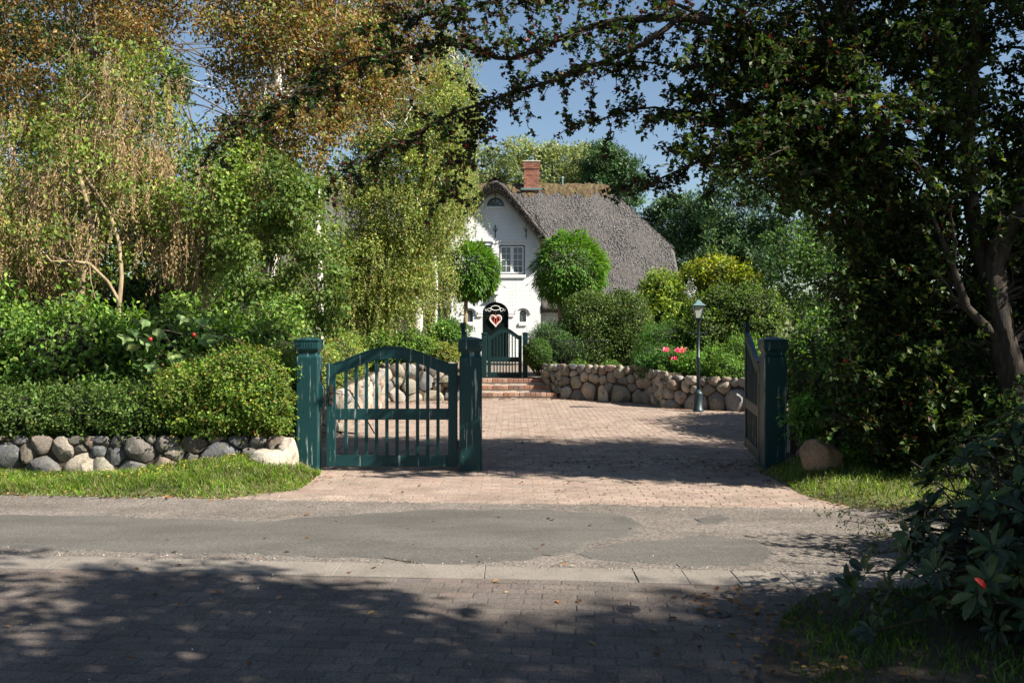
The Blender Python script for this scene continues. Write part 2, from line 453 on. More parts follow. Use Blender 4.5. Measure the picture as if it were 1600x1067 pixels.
def branches(name, lines, mat, parent, n=6):
    """lines: list of (points, r0, r1) tapered tubes joined into one skeleton"""
    VV, FF, off = [], [], 0
    for pts, r0, r1 in lines:
        pts = np.asarray(pts); m = len(pts)
        sides = n if r0 > 0.03 else (4 if r0 > 0.012 else 3)
        d = unit(np.gradient(pts, axis=0))
        up = np.where(np.abs(d[:, 2:3]) > 0.9, np.array([[1.0, 0, 0]]), np.array([[0, 0, 1.0]]))
        a = unit(np.cross(d, up)); b = np.cross(d, a)
        rad = np.linspace(r0, r1, m)
        if r0 > .05 and m > 4:                                # thick stems: finer, knobbly and fluted
            f_ = np.linspace(0, m - 1, m * 4); pts = np.stack([np.interp(f_, np.arange(m), pts[:, i_]) for i_ in range(3)], 1); rad = np.interp(f_, np.arange(m), rad)
            for _ in range(3): pts[1:-1] = .5 * pts[1:-1] + .25 * (pts[2:] + pts[:-2])
            m = m * 4; d = unit(np.gradient(pts, axis=0)); sides = 12
            up = np.where(np.abs(d[:, 2:3]) > 0.9, np.array([[1.0, 0, 0]]), np.array([[0, 0, 1.0]])); up[:] = up[0]
            a = unit(np.cross(d, up)); b = np.cross(d, a)
        th = np.arange(sides) * 2 * np.pi / sides
        flute = 1 + (.10 * np.sin(th[None] * 3 + np.arange(m)[:, None] * .35) + .06 * np.sin(th[None] * 5 - np.arange(m)[:, None] * .6) + .05 * np.sin(np.arange(m)[:, None] * 1.7) if r0 > .05 else 0 * th[None])
        ring = pts[:, None, :] + (rad[:, None] * flute)[:, :, None] * (np.cos(th)[None, :, None] * a[:, None] + np.sin(th)[None, :, None] * b[:, None])
        VV.append(ring.reshape(-1, 3))
        i = np.arange(m - 1)[:, None]; j = np.arange(sides)[None]
        q = np.stack([i * sides + j, i * sides + (j + 1) % sides, (i + 1) * sides + (j + 1) % sides, (i + 1) * sides + j], -1).reshape(-1, 4) + off
        FF.append(q); off += m * sides
    return mesh_np(name, np.vstack(VV), np.vstack(FF), mat, parent, smooth=True)


def clump_crown(centres, per, rad, flat=0.7, r=None):
    """leaf points, outward normals round clump centres"""
    r = r or rng
    k = len(centres)
    d = rand_dir(k * per, r); q = r.random((k * per, 1)) ** 0.45
    rr = np.repeat(np.broadcast_to(rad, (k,)), per)[:, None]
    off = d * q * rr * np.array([1, 1, flat])
    return np.repeat(centres, per, axis=0) + off, d


def ell_points(n, c, rad, lo=0.55, r=None, zmin=None):
    r = r or rng
    d = rand_dir(n, r); q = lo + (1 - lo) * r.random((n, 1)) ** 0.6
    bump = 1 + 0.16 * np.sin(d[:, :1] * 5 + 1.3) * np.cos(d[:, 1:2] * 4.3 + d[:, 2:] * 5)
    p = np.array(c) + d * q * bump * np.array(rad)
    return p


def tree(name, label, cat, base, trunk_top, r0, ells, nclump, per, crad, size, cols, wts=None, tmpl='dia', mat='leaf', bark='bark', nlimb=26, droop=0.2, group=None, seed=1, flat=0.7, var=0.17):
    r = np.random.default_rng(seed)
    root = empty(name, tuple(base)); tag(root, label, cat, group)
    base = np.asarray(base, float); trunk_top = np.asarray(trunk_top, float)
    cs = np.vstack([ell_points(max(3, int(nclump * wt)), c, rad, r=r) for c, rad, wt in ells])
    tr = curve(base, trunk_top, 9, 0, 0.25, r)
    lines = [(tr, r0, r0 * 0.35)]
    for c in cs[r.choice(len(cs), min(nlimb, len(cs)), replace=False)]:
        k = r.integers(3, 9)
        ln = curve(tr[k], c, 7, 0.06, 0.3, r)
        lines.append((ln, r0 * 0.32 * (1 - k / 12), 0.008))
        for _ in range(2):
            s = ln[r.integers(2, 6)]
            lines.append((curve(s, s + r.normal(0, 0.45, 3) * np.array(ells[0][1]) * 0.5, 5, 0.0, 0.4, r), r0 * 0.10, 0.004))
    branches('trunk', lines, M[bark], root, 8)
    P, d = clump_crown(cs, per, crad * (0.6 + 0.8 * r.random(len(cs))), flat, r)
    n = len(P)
    D = rand_dir(n, r) + d * 0.4 + np.array([0, 0, -droop]) * 2
    N = d * 0.6 + rand_dir(n, r) * 0.8 + np.array([0, 0, 0.6])
    C = palette(n, cols, wts, var, r)
    cl = np.exp(r.normal(0, 0.24, (len(cs), 1))); C = C * np.repeat(cl, per, axis=0)
    C = C * 1.0
    leaves('crown', P, D, N, size * (0.7 + 0.6 * r.random(n)), C, tmpl, M[mat], root)
    return root


def hump(name, label, cat, lobes, nleaf, size, cols, wts=None, tmpl='dia', mat='leaf_gloss', group=None, seed=1, rough=0.07, stems=True, depth=0.16, var=0.3, zfloor=None, power=2.0, shoots=110, core=.72):
    """a clipped or dense shrub: leaves in a thick skin over rounded lobes, stems inside and a dark core standing in for inner shade"""
    r = np.random.default_rng(seed)
    c0 = np.array(lobes[0][0], float)
    zb = zfloor if zfloor is not None else min(l[0][2] - l[1][2] for l in lobes)
    root = empty(name, (c0[0], c0[1], zb)); tag(root, label, cat, group)
    area = np.array([(l[1][0] * l[1][1] * l[1][2]) ** (2 / 3) for l in lobes]); area /= area.sum()
    Ps, Ns = [], []
    for (c, rad), a in zip(lobes, area):
        m = int(nleaf * a); d = rand_dir(m, r)
        e = np.sum(np.abs(d) ** power, axis=1, keepdims=True) ** (-1 / power)       # >2 squares the form off
        wob = 1 + rough * (np.sin(d[:, :1] * 7 + c[0]) * np.cos(d[:, 2:] * 8 + c[1]) + 0.7 * np.sin(d[:, 1:2] * 15 + d[:, 2:] * 11 + 3 * c[0]))
        q = 1 - depth * r.random((m, 1)) ** 1.4 * 1.6 + 0.04 * r.normal(0, 1, (m, 1)).clip(-1, 2)
        p = np.array(c) + d * e * wob * q * np.array(rad)
        Ps.append(p); Ns.append(unit(d / np.array(rad)))
    P = np.vstack(Ps); N = np.vstack(Ns)
    keep = P[:, 2] > zb - 0.02
    for c, rad in lobes:                                       # nothing deep inside another lobe
        keep &= np.sum(((P - np.array(c)) / np.array(rad)) ** 2, axis=1) > 0.35
    P, N = P[keep], N[keep]; n = len(P)
    if shoots:
        ks = r.choice(n, max(6, n // shoots)); per = 12
        dv = unit(N[ks] * .7 + rand_dir(len(ks), r) * .5 + np.array([0, 0, .55])); ln_ = (.6 + r.random((len(ks), 1))) * size * 3.4
        tt = np.linspace(0, 1, per)[None, :, None]
        SP = (P[ks][:, None] + dv[:, None] * ln_[:, None] * tt).reshape(-1, 3) + r.normal(0, size * .18, (len(ks) * per, 3))
        P = np.vstack([P, SP]); N = np.vstack([N, np.repeat(dv, per, 0)]); n = len(P)
    D = rand_dir(n, r) + N * 0.5
    C = palette(n, cols, wts, var, r)
    patch = np.exp(.30 * np.sin(P[:, :1] * 5.1 + 1) * np.sin(P[:, 2:] * 6.3 + P[:, 1:2] * 3)); C = C * patch
    leaves('foliage', P, D, N * 0.8 + rand_dir(n, r) * 0.7 + np.array([0, 0, .3]), size * (0.7 + 0.6 * r.random(n)), C, tmpl, M[mat], root)
    if core:  # added solid filling: blocks the view through and gives the inside its darkness
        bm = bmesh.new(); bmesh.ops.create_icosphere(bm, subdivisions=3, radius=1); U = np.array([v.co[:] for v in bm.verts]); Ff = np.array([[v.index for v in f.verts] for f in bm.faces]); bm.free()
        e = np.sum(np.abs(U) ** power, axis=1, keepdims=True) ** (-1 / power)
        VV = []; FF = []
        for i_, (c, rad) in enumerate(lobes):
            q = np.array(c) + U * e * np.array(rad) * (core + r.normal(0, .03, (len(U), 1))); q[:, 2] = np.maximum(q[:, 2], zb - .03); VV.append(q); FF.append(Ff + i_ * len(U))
        mesh_np('dark_core', np.vstack(VV), np.vstack(FF), M['inner'], root)['kind'] = 'stuff'
    if stems:
        lines = []
        for (c, rad) in lobes:
            b = np.array([c[0], c[1], zb - 0.02])
            for _ in range(14):
                e = np.array(c) + rand_dir(1, r)[0] * np.array(rad) * 0.85
                e[2] = max(e[2], zb + 0.1)
                lines.append((curve(b + r.normal(0, .05, 3) * np.array([1, 1, 0]), e, 6, 0.03, 0.3, r), 0.018, 0.004))
        branches('stems', lines, M['bark'], root, 5)
    return root


def grass(name, label, pts, h, cols, seed=3, width=0.006, lean=0.5, hs=None):
    r = np.random.default_rng(seed)
    n = len(pts); hh = h * (0.45 + 0.9 * r.random(n))[:, None] * (1 if hs is None else hs[:, None])
    a = r.random(n) * 2 * np.pi
    side = np.stack([np.cos(a), np.sin(a), np.zeros(n)], 1) * width * (0.7 + 0.6 * r.random((n, 1)))
    ln = np.stack([r.normal(0, lean, n), r.normal(0, lean, n), np.ones(n)], 1); ln = unit(ln)
    ln2 = unit(ln + np.stack([r.normal(0, lean, n), r.normal(0, lean, n), np.full(n, -0.25)], 1))
    V = np.stack([pts - side, pts + side, pts + ln * hh * 0.55 + side * 0.8, pts + ln * hh * 0.55 - side * 0.8, pts + ln * hh * 0.55 + ln2 * hh * 0.5], 1)
    f = np.array([(0, 1, 2), (0, 2, 3), (3, 2, 4)])
    idx = (np.arange(n)[:, None, None] * 5 + f[None]).reshape(-1, 3)
    o = mesh_np(name, V.reshape(-1, 3), idx, M['grass'], None, col=np.repeat(palette(n, cols, None, 0.3, r) * np.exp(.35 * np.sin(pts[:, :1] * 4.3 + 1) * np.sin(pts[:, 1:2] * 7.1)), 5, axis=0))
    return tag(o, label, 'grass', kind='stuff')

# ------------------------------------------------------------------ the ground
RS = -0.085                                                    # the lane runs slightly towards the viewer on the right
def far_edge(x): return 8.53 + RS * x                          # asphalt edge on the house side
def kerb_far(x): return 6.34 + RS * x
def kerb_near(x): return 5.98 + RS * x


def sheet(name, xs, lo, hi, ny, zf, mat, smooth=True):
    xs = np.asarray(xs); u = np.linspace(0, 1, ny)
    X = np.repeat(xs[:, None], ny, 1); Y = lo(xs)[:, None] * (1 - u) + hi(xs)[:, None] * u
    Z = zf(X, Y)
    V = np.stack([X, Y, Z], -1).reshape(-1, 3)
    i = np.arange(len(xs) - 1)[:, None]; j = np.arange(ny - 1)[None]
    q = np.stack([i * ny + j, (i + 1) * ny + j, (i + 1) * ny + j + 1, i * ny + j + 1], -1).reshape(-1, 4)
    o = mesh_np(name, V, q, mat, None, smooth=smooth)
    o['kind'] = 'structure'
    return o


const = lambda v: (lambda x: np.full_like(x, v, dtype=float))
o = mesh_np('ground', [(-400, -300, -.16), (400, -300, -.16), (400, 600, -.16), (-400, 600, -.16)], [[0, 1, 2, 3]], M['turf']); o['kind'] = 'structure'
xs = np.linspace(-30, 30, 241)
xs = np.linspace(-9, 9, 451)
def road_rim(x): return far_edge(x) + .055 + .04 * np.sin(x * 2.3) + .025 * np.sin(x * 7.1 + 1) + np.random.default_rng(2).normal(0, .011, len(x))
def road_z(X, Y): return 0.012 * np.sin(np.clip((Y - kerb_far(X)) / 2.2, 0, 1) * np.pi) - 0.004 + .012 * np.clip((Y - far_edge(X) + .35) / .3, 0, 1) * (Y < far_edge(X) + .03)
sheet('road', xs, kerb_far, road_rim, 22, road_z, M['asphalt'])
xs = np.linspace(-30, 30, 241)
def wave(X, Y): return .006 * np.sin(X * 1.9 + 1) * np.sin(Y * 1.3)
sheet('pavement_bed', xs, const(-6.0), kerb_near, 60, lambda X, Y: wave(X, Y) - 0.0035, M['clinker_sand'])
sheet('driveway_bed', np.linspace(-3.4, 7.5, 60), lambda x: far_edge(x) - 0.02, const(22.6), 110, lambda X, Y: wave(X, Y) - 0.0030, M['sand'])


def road_patch(name, outline, z, seed):
    r = np.random.default_rng(seed)
    pts = np.array([at(px, py, F * CH / (py - HY)) for px, py in outline])[:, :2]
    # subdivide and fray the outline
    out = []
    for a, b in zip(pts, np.roll(pts, -1, 0)):
        m = max(2, int(np.linalg.norm(b - a) / 0.05))
        for k in range(m):
            out.append(a + (b - a) * k / m + r.normal(0, .016, 2) + .05 * np.array([np.sin(len(out) * .37), np.sin(len(out) * .23 + 1)]) * np.sin(len(out) * .11))
    out = np.array(out)
    c = out.mean(0)
    h = lambda p: float(road_z(np.array(p[0]), np.array(p[1])))
    rings = []
    for s_, dz in ((1.0, 0.0005), (0.985, z)):
        rings.append([(c[0] + (p[0] - c[0]) * s_, c[1] + (p[1] - c[1]) * s_, h(p) + dz) for p in out])
    inner = []
    for s_ in (0.8, 0.6, 0.4, 0.2):
        inner.append([(c[0] + (p[0] - c[0]) * s_, c[1] + (p[1] - c[1]) * s_, h(c + (p - c) * s_) + z) for p in out])
    mb = MB().rings(rings + inner, cap=False)
    n = len(out); base = 5 * n
    mb.add([(c[0], c[1], h(c) + z)], [])
    mb.f += [[base + i, base + (i + 1) % n, 6 * n] for i in range(n)]
    ob = mb.build(name, M['patch']); ob['kind'] = 'structure'


road_patch('road_repair', [(-260, 806), (60, 806), (230, 812), (420, 815), (560, 806), (700, 797), (860, 797), (970, 803), (1004, 822), (985, 840), (905, 858), (820, 874), (720, 879), (520, 871), (240, 862), (-260, 850)], 0.006, 5)
road_patch('road_repair', [(900, 868), (1000, 846), (1090, 838), (1180, 846), (1225, 868), (1190, 884), (1090, 884), (960, 876)], 0.005, 6)
road_patch('road_repair', [(1085, 812), (1120, 806), (1145, 812), (1130, 819), (1098, 819)], 0.005, 7)

# kerb: flat concrete slabs between the lane and the brick pavement
kerb = empty('kerb', (0, 6.1, -0.05)); kerb['kind'] = 'structure'
xk = -9.0
while xk < 12:
    wdt = 0.98 if xk < 0.4 else 0.32
    a, b = xk + 0.001, xk + wdt - 0.001
    dz = rng.normal(0, 0.0015)
    mb = MB(); z1 = 0.002 + dz
    lo = lambda x: kerb_near(x) + 0.004
    hi = lambda x: kerb_far(x) - 0.012
    e = 0.004
    mb.add([(a, lo(a), -.06), (b, lo(b), -.06), (b, hi(b), -.06), (a, hi(a), -.06), (a, lo(a), z1 - e), (b, lo(b), z1 - e), (b, hi(b), z1 - e), (a, hi(a), z1 - e),
            (a + e, lo(a) + e, z1), (b - e, lo(b) + e, z1), (b - e, hi(b) - e, z1), (a + e, hi(a) - e, z1)],
           [[0, 1, 5, 4], [1, 2, 6, 5], [2, 3, 7, 6], [3, 0, 4, 7], [4, 5, 9, 8], [5, 6, 10, 9], [6, 7, 11, 10], [7, 4, 8, 11], [8, 9, 10, 11]])
    mb.build('kerb_slab', M['concrete'], kerb)
    xk += wdt

# ---- clinker bricks
BV = np.array([(-.5, -.5, -.05), (.5, -.5, -.05), (.5, .5, -.05), (-.5, .5, -.05), (-.5, -.5, -.006), (.5, -.5, -.006), (.5, .5, -.006), (-.5, .5, -.006), (-.486, -.472, 0), (.486, -.472, 0), (.486, .472, 0), (-.486, .472, 0)])
BF = np.array([(4, 5, 9, 8), (5, 6, 10, 9), (6, 7, 11, 10), (7, 4, 8, 11), (8, 9, 10, 11)])
CLINK = [(.150, .124, .108), (.142, .120, .106), (.132, .113, .102), (.158, .129, .111), (.148, .126, .112), (.126, .108, .100)]
DRIVE = [(.305, .232, .19), (.315, .242, .198), (.293, .225, .185), (.33, .256, .21), (.30, .24, .20)]


def brick_mass(name, C, A, L, Wd, cols, parent, z=0.0):
    n = len(C); r = np.random.default_rng(4)
    ca, sa = np.cos(A)[:, None], np.sin(A)[:, None]
    x = BV[None, :, 0] * L; y = BV[None, :, 1] * Wd
    tz = r.normal(0, .0018, (n, 1)); tx = r.normal(0, .003, (n, 1)); ty = r.normal(0, .005, (n, 1)); tz = tz * .6 + wave(C[:, :1], C[:, 1:2])
    V = np.stack([C[:, :1] + x * ca - y * sa, C[:, 1:2] + x * sa + y * ca, BV[None, :, 2] + z + tz + x * tx + y * ty], -1)
    idx = (np.arange(n)[:, None, None] * 12 + BF[None]).reshape(-1, 4)
    ob = mesh_np(name, V.reshape(-1, 3), idx, M['brick'], parent, col=np.repeat(palette(n, cols, None, .05, r, .012), 12, axis=0))
    ob['kind'] = 'stuff'
    return ob


pav = empty('pavement', (0, 4.5, -0.03)); pav['kind'] = 'structure'
ang = math.atan(RS)
pc = []
for row in range(74):
    off = (row % 2) * 0.105
    for k in range(-46, 46):
        u, v = k * 0.208 + off, -0.055 - row * 0.104
        x = u * math.cos(ang) - v * math.sin(ang); y = kerb_near(0) + u * math.sin(ang) + v * math.cos(ang)
        if 2.2 < y and abs(x) < 6.5: pc.append((x, y))
pc = np.array(pc) + rng.normal(0, .0015, (len(pc), 2))
pxx = 800 + pc[:, 0] / np.maximum(pc[:, 1], .1) * F; pyy = HY + F * CH / np.maximum(pc[:, 1], .1)
vis = (pxx > -10) & (pxx < 1330) & (pyy < 1075) & (pc[:, 1] > 1)
order = np.argsort(np.where(vis, pc[:, 1], 1e6))
near = order[:300]; rest = order[300:]
bvar = []
for c in CLINK:
    for q in range(2):
        me = bpy.data.meshes.new('brick')
        V = BV * np.array([0.200, 0.097, 1])
        me.from_pydata(V.tolist(), [], BF.tolist())
        a_ = me.attributes.new('Col', 'FLOAT_COLOR', 'POINT')
        for d_ in a_.data: d_.color = (*[min(1, x_ * (0.95 + 0.10 * q)) for x_ in c], 1)
        me.materials.append(M['brick']); bvar.append(me)
for i in near:
    b_ = bpy.data.objects.new('brick', bvar[rng.integers(len(bvar))])
    b_.location = (pc[i, 0], pc[i, 1] - 4.5, 0.03 + rng.normal(0, .001) + float(wave(pc[i, 0], pc[i, 1])))
    b_.rotation_euler = (rng.normal(0, .01), rng.normal(0, .006), ang + rng.normal(0, .006))
    b_.parent = pav; COL.objects.link(b_)
brick_mass('brick_paving', pc[rest], np.full(len(rest), ang) + rng.normal(0, .006, len(rest)), 0.200, 0.097, CLINK, pav)

# driveway: herringbone bricks inside the gate, courses along the lane in front of it
drv = empty('driveway', (1, 14, -0.03)); drv['kind'] = 'structure'
dc, da = [], []
w_ = 0.105
for i in range(0, 96):
    for j in range(0, 118):
        k = (i - j) % 4                                       # classes 0,1: a brick lying along X; 3,2: one along Y
        if k == 0: X, Y, a0 = (i + 1.0), (j + 0.5), 0.0
        elif k == 3: X, Y, a0 = (i + 0.5), (j + 1.0), math.pi / 2
        else: continue
        X, Y = -2.9 + X * w_, 10.2 + Y * w_
        if -2.85 < X < 7 and Y < 22.3 and not (Y > 21.3 and -1.0 < X < 1.0):
            dc.append((X, Y)); da.append(a0)
row = 0
for row in range(18):
    for k in range(-40, 60):
        u = k * .21 + (row % 2) * .105; y = far_edge(u) + .06 + row * .104
        if -3.3 < u < 4.4 and y < 10.17: dc.append((u, y)); da.append(ang)
dc, da = np.array(dc), np.array(da)
brick_mass('brick_paving', dc + rng.normal(0, .0015, dc.shape), da + rng.normal(0, .008, len(da)), 0.200, 0.097, DRIVE, drv)

# grass verges: low banks either side of the driveway mouth, and the corner by the viewer
def bank_left(X, Y):
    u = np.clip((Y - far_edge(X)) / 1.6, 0, 1)
    hum = 0.17 * np.exp(-((X + 3.0) / 0.8) ** 2) - 0.05 * np.exp(-((X + 4.9) / 1.1) ** 2)
    e = np.clip((Y - left_lim(X)) / .22, 0, 1) * np.clip((-2.13 - X) / .22, 0, 1)
    return -0.008 + e * (0.026 + u * hum + 0.012 * np.sin(X * 7) * np.sin(Y * 6) * u + 0.03 * np.sin(u * np.pi))


def bank_right(X, Y):
    u = np.clip((Y - far_edge(X)) / 1.6, 0, 1)
    e = np.clip((Y - right_lim(X)) / .22, 0, 1) * np.clip((X - 2.76) / .35, 0, 1)
    return -0.008 + e * (0.026 + u * 0.14 + 0.015 * np.sin(X * 6) * u)


def fray(xs): return .035 * np.sin(xs * 5.3) + .025 * np.sin(xs * 13.1 + 2) + .018 * np.sin(xs * 29 + 1)
def left_lim(xs): return np.minimum(far_edge(xs) + 0.10 + fray(xs) + 0.5 * np.clip((xs + 2.75) / 0.6, 0, 1) + 0.02 * np.sin(xs * 9), 10.4)
sheet('verge', np.linspace(-16, -2.12, 360), left_lim, const(10.75), 20, bank_left, M['turf'])
def right_lim(xs): return np.minimum(far_edge(xs) + 0.10 + fray(xs) + 0.75 * np.clip((3.15 - xs) / 0.5, 0, 1) ** 1.3 + 0.02 * np.sin(xs * 8), 10.3)
sheet('verge', np.linspace(2.75, 14, 300), right_lim, const(10.9), 20, bank_right, M['turf'])
def near_lim(xs): return np.minimum(kerb_near(xs) - 0.10, 5.55 - 1.35 * np.clip((1.85 - xs) / 0.75, 0, 1) ** 1.6)
sheet('verge', np.linspace(1.12, 9, 90), const(-4.0), near_lim, 40, lambda X, Y: 0.015 + 0.06 * np.clip((X - 1.2) / 1.5, 0, 1) + 0.012 * np.sin(X * 8) * np.sin(Y * 5), M['soil'])
# raised garden beds behind the walls
def bed(name, xs, lo, hi, z, mat, amp=0.05):
    sheet(name, xs, lo, hi, 40, lambda X, Y: z + amp * np.sin(X * 2.1 + 1) * np.cos(Y * 1.7) + 0 * X, mat)
bed('garden_bed', np.linspace(-60, -2.95, 120), const(10.75), const(60), 0.30, M['soil'])
bed('garden_lawn', np.linspace(-2.95, -0.95, 20), const(20.75), const(60), 0.40, M['turf'], 0.02)
bed('garden_path', np.linspace(-0.95, 1.0, 12), const(22.35), const(34.2), 0.43, M['sand'], 0.0)
bed('garden_bed', np.linspace(1.0, 3.02, 20), lambda x: np.interp(x, [1.0, 1.2, 3.02], [22.0, 21.7, 20.4]), const(60), 0.52, M['soil'])
bed('garden_bed', np.linspace(3.02, 60, 90), lambda x: np.interp(x, [3.02, 3.3, 4.8, 7, 60], [20.3, 19.05, 18.1, 17.4, 17.4]), const(60), 0.45, M['soil'])
bed('garden_bed', np.linspace(3.3, 60, 90), lambda x: np.interp(x, [3.3, 7, 60], [10.85, 10.85, 10.85]), lambda x: np.interp(x, [3.3, 4.2, 6.0, 60], [10.95, 12.5, 17.4, 17.4]), 0.32, M['soil'])

# iron valve covers let into the pavement
for (px, py, rr, lab) in ((982, 952, .072, 'small round iron valve cover in the brick pavement, farther from the grass'), (1119, 958, .080, 'round iron valve cover in the brick pavement, nearer the grass')):
    p = at(px, py, F * CH / (py - HY))
    root = empty('valve_cover', (p[0], p[1], 0)); tag(root, lab, 'cover', 'iron valve covers in the pavement')
    MB().lathe(p[0], p[1], [(rr, -.03), (rr, .004), (rr * .93, .007), (rr * .80, .007), (rr * .78, .003)], 24).build('rim', M['cover_iron'], root)
    MB().lathe(p[0], p[1], [(rr * .76, -.02), (rr * .76, .003), (rr * .72, .006), (rr * .15, .007), (0.002, .007)], 24).build('lid', M['cover_iron'], root)
    MB().box(p[0] - rr * .45, p[0] + rr * .45, p[1] - .006, p[1] + .006, .006, .0095).build('lid_bar', M['cover_iron'], root)

# ------------------------------------------------------------------ fieldstone walls
STONES = [(.34, .30, .25), (.27, .245, .22), (.40, .35, .28), (.24, .235, .23), (.32, .25, .20), (.22, .225, .235), (.38, .32, .27), (.30, .28, .23)]


def clip_poly(poly, nrm, d):
    out = []
    for i in range(len(poly)):
        a, b = poly[i], poly[(i + 1) % len(poly)]
        da_, db_ = np.dot(a, nrm) - d, np.dot(b, nrm) - d
        if da_ <= 0: out.append(a)
        if da_ * db_ < 0: out.append(a + (b - a) * da_ / (da_ - db_))
    return out


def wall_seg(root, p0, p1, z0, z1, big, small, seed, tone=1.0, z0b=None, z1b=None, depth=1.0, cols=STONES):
    """one straight run of a dry wall: power-diagram cells swollen into boulders; the face looks to the right-hand side of p0->p1 turned -90"""
    r = np.random.default_rng(seed)
    p0, p1 = np.array(p0, float), np.array(p1, float)
    L = np.linalg.norm(p1 - p0); u = (p1 - p0) / L; nrm = np.array([u[1], -u[0]])
    z0b = z0 if z0b is None else z0b; z1b = z1 if z1b is None else z1b
    H = max(z1 - z0, z1b - z0b)
    pts, rad = [], []
    for _ in range(5000):
        s, t = r.random() * L, r.random() * H
        want = (big * (0.65 + 0.75 * r.random()) if t < 0.36 * H else small * (0.65 + 0.8 * r.random()) if t > 0.62 * H else 0.5 * (big + small) * (0.55 + 0.8 * r.random()))
        if all((s - a) ** 2 + ((t - b) * 1.05) ** 2 > (0.88 * (want + c)) ** 2 for (a, b), c in zip(pts, rad)):
            pts.append((s, t)); rad.append(want)
    pts = np.array(pts); rad = np.array(rad)
    lx = lambda s: (z0 + (z0b - z0) * s / L, z1 + (z1b - z1) * s / L)
    K = 16; th = np.arange(K) * 2 * np.pi / K
    for i in range(len(pts)):
        poly = [np.array(q) for q in ((-0.03, -.04), (L + .03, -.04), (L + .03, H), (-0.03, H))]
        for j in range(len(pts)):
            if j == i: continue
            dv = pts[j] - pts[i]; dl = np.linalg.norm(dv)
            if dl > 1.2: continue
            poly = clip_poly(poly, dv / dl, np.dot(pts[i], dv / dl) + (dl * dl + rad[i] ** 2 - rad[j] ** 2) / (2 * dl))
            if len(poly) < 3: break
        if len(poly) < 3: continue
        poly = np.array(poly)
        c = poly.mean(0)
        rr = np.full(K, 1e9)
        for a, b in zip(poly, np.roll(poly, -1, 0)):
            e = b - a
            for k in range(K):
                d = np.array([np.cos(th[k]), np.sin(th[k])]); den = d[0] * e[1] - d[1] * e[0]
                if abs(den) < 1e-9: continue
                tt = ((a - c)[0] * e[1] - (a - c)[1] * e[0]) / den; ss = ((a - c)[0] * d[1] - (a - c)[1] * d[0]) / den
                if tt > 0 and -1e-6 <= ss <= 1 + 1e-6: rr[k] = min(rr[k], tt)
        m = np.median(rr[rr < 1e8]); rr = np.minimum(rr, m * 1.7)
        sm = rr.copy()
        for _ in range(1): sm = np.minimum(rr, 0.5 * sm + 0.25 * (np.roll(sm, 1) + np.roll(sm, -1)))
        rr = np.maximum(sm * 1.02 - 0.001, 0.02)
        mr = rr.mean()
        D = depth * mr * (0.38 + 0.32 * r.random())
        ph = r.random(6) * 6.28
        ecc = 0.5 * r.normal(0, 1, 2)
        rings = []
        for sc, dp in ((0.55, -1.4), (0.92, -0.7), (1.0, 0.0), (0.98, 0.35), (0.90, 0.70), (0.66, 0.95), (0.32, 1.0)):
            lump = 1 - .02 + 0.05 * np.sin(2 * th + ph[0] + dp * 2) + 0.05 * np.sin(3 * th + ph[1] - dp * 3) + .025 * np.sin(5 * th + ph[3] + dp * 4)
            q = c[:, None] + np.stack([np.cos(th), np.sin(th)]) * rr * sc * np.minimum(lump, 1.03)
            dd = D * dp * (1 + 0.10 * np.sin(2 * th + ph[2])) + (D * 0.22 * (ecc[0] * np.cos(th) + ecc[1] * np.sin(th)) * sc if dp > 0 else 0)
            rings.append((q, np.broadcast_to(dd, (K,))))
        push = r.normal(0, 0.012)
        V = []
        Q = np.concatenate([np.column_stack([q[0], q[1], dd]) for q, dd in rings]); c3 = np.array([c[0], c[1], 0.0])
        for _ in range(8):
            dr_ = unit(np.array([[r.normal(0, .45), r.normal(0, .45), .5 + .5 * r.random()]]))[0]
            sd_ = (Q - c3) @ dr_; lim_ = sd_.max() * (.58 + .34 * r.random())
            Q = Q - np.maximum(sd_ - lim_, 0)[:, None] * dr_ * .9
        rings = [(Q[a_ * K:(a_ + 1) * K, :2].T, Q[a_ * K:(a_ + 1) * K, 2]) for a_ in range(len(rings))]
        for q, dd in rings:
            for k in range(K):
                s, t = q[0, k], q[1, k]
                zl, zh = lx(s); z = zl + t * (zh - zl) / H
                xy = p0 + u * s + nrm * (dd[k] + push)
                V.append((xy[0], xy[1], z))
        mb = MB(); n = len(rings)
        fc = [[a * K + k, a * K + (k + 1) % K, (a + 1) * K + (k + 1) % K, (a + 1) * K + k] for a in range(n - 1) for k in range(K)]
        fc += [list(range(K))[::-1], list(range((n - 1) * K, n * K))]
        mb.add(V, fc)
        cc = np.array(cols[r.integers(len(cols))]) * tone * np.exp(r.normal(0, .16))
        so_ = mb.build('stone', M['stone'], root, smooth=True, col=cc); so_.data.set_sharp_from_angle(angle=R(28))
    # earth core between and behind the stones
    a, b = p0 - nrm * 0.02, p1 - nrm * 0.02
    a2, b2 = p0 - nrm * 0.34, p1 - nrm * 0.34
    e = 0.05
    mb = MB().add([(*a, z0 - .1), (*b, z0b - .1), (*b2, z0b - .1), (*a2, z0 - .1), (*a, z1 - e), (*b, z1b - e), (*b2, z1b - e), (*a2, z1 - e)],
                  [[0, 1, 5, 4], [1, 2, 6, 5], [2, 3, 7, 6], [3, 0, 4, 7], [4, 5, 6, 7]])
    mb.build('earth_core', M['soil'], root)


def wall_root(name, label, loc): return tag(empty(name, loc), label, 'wall')


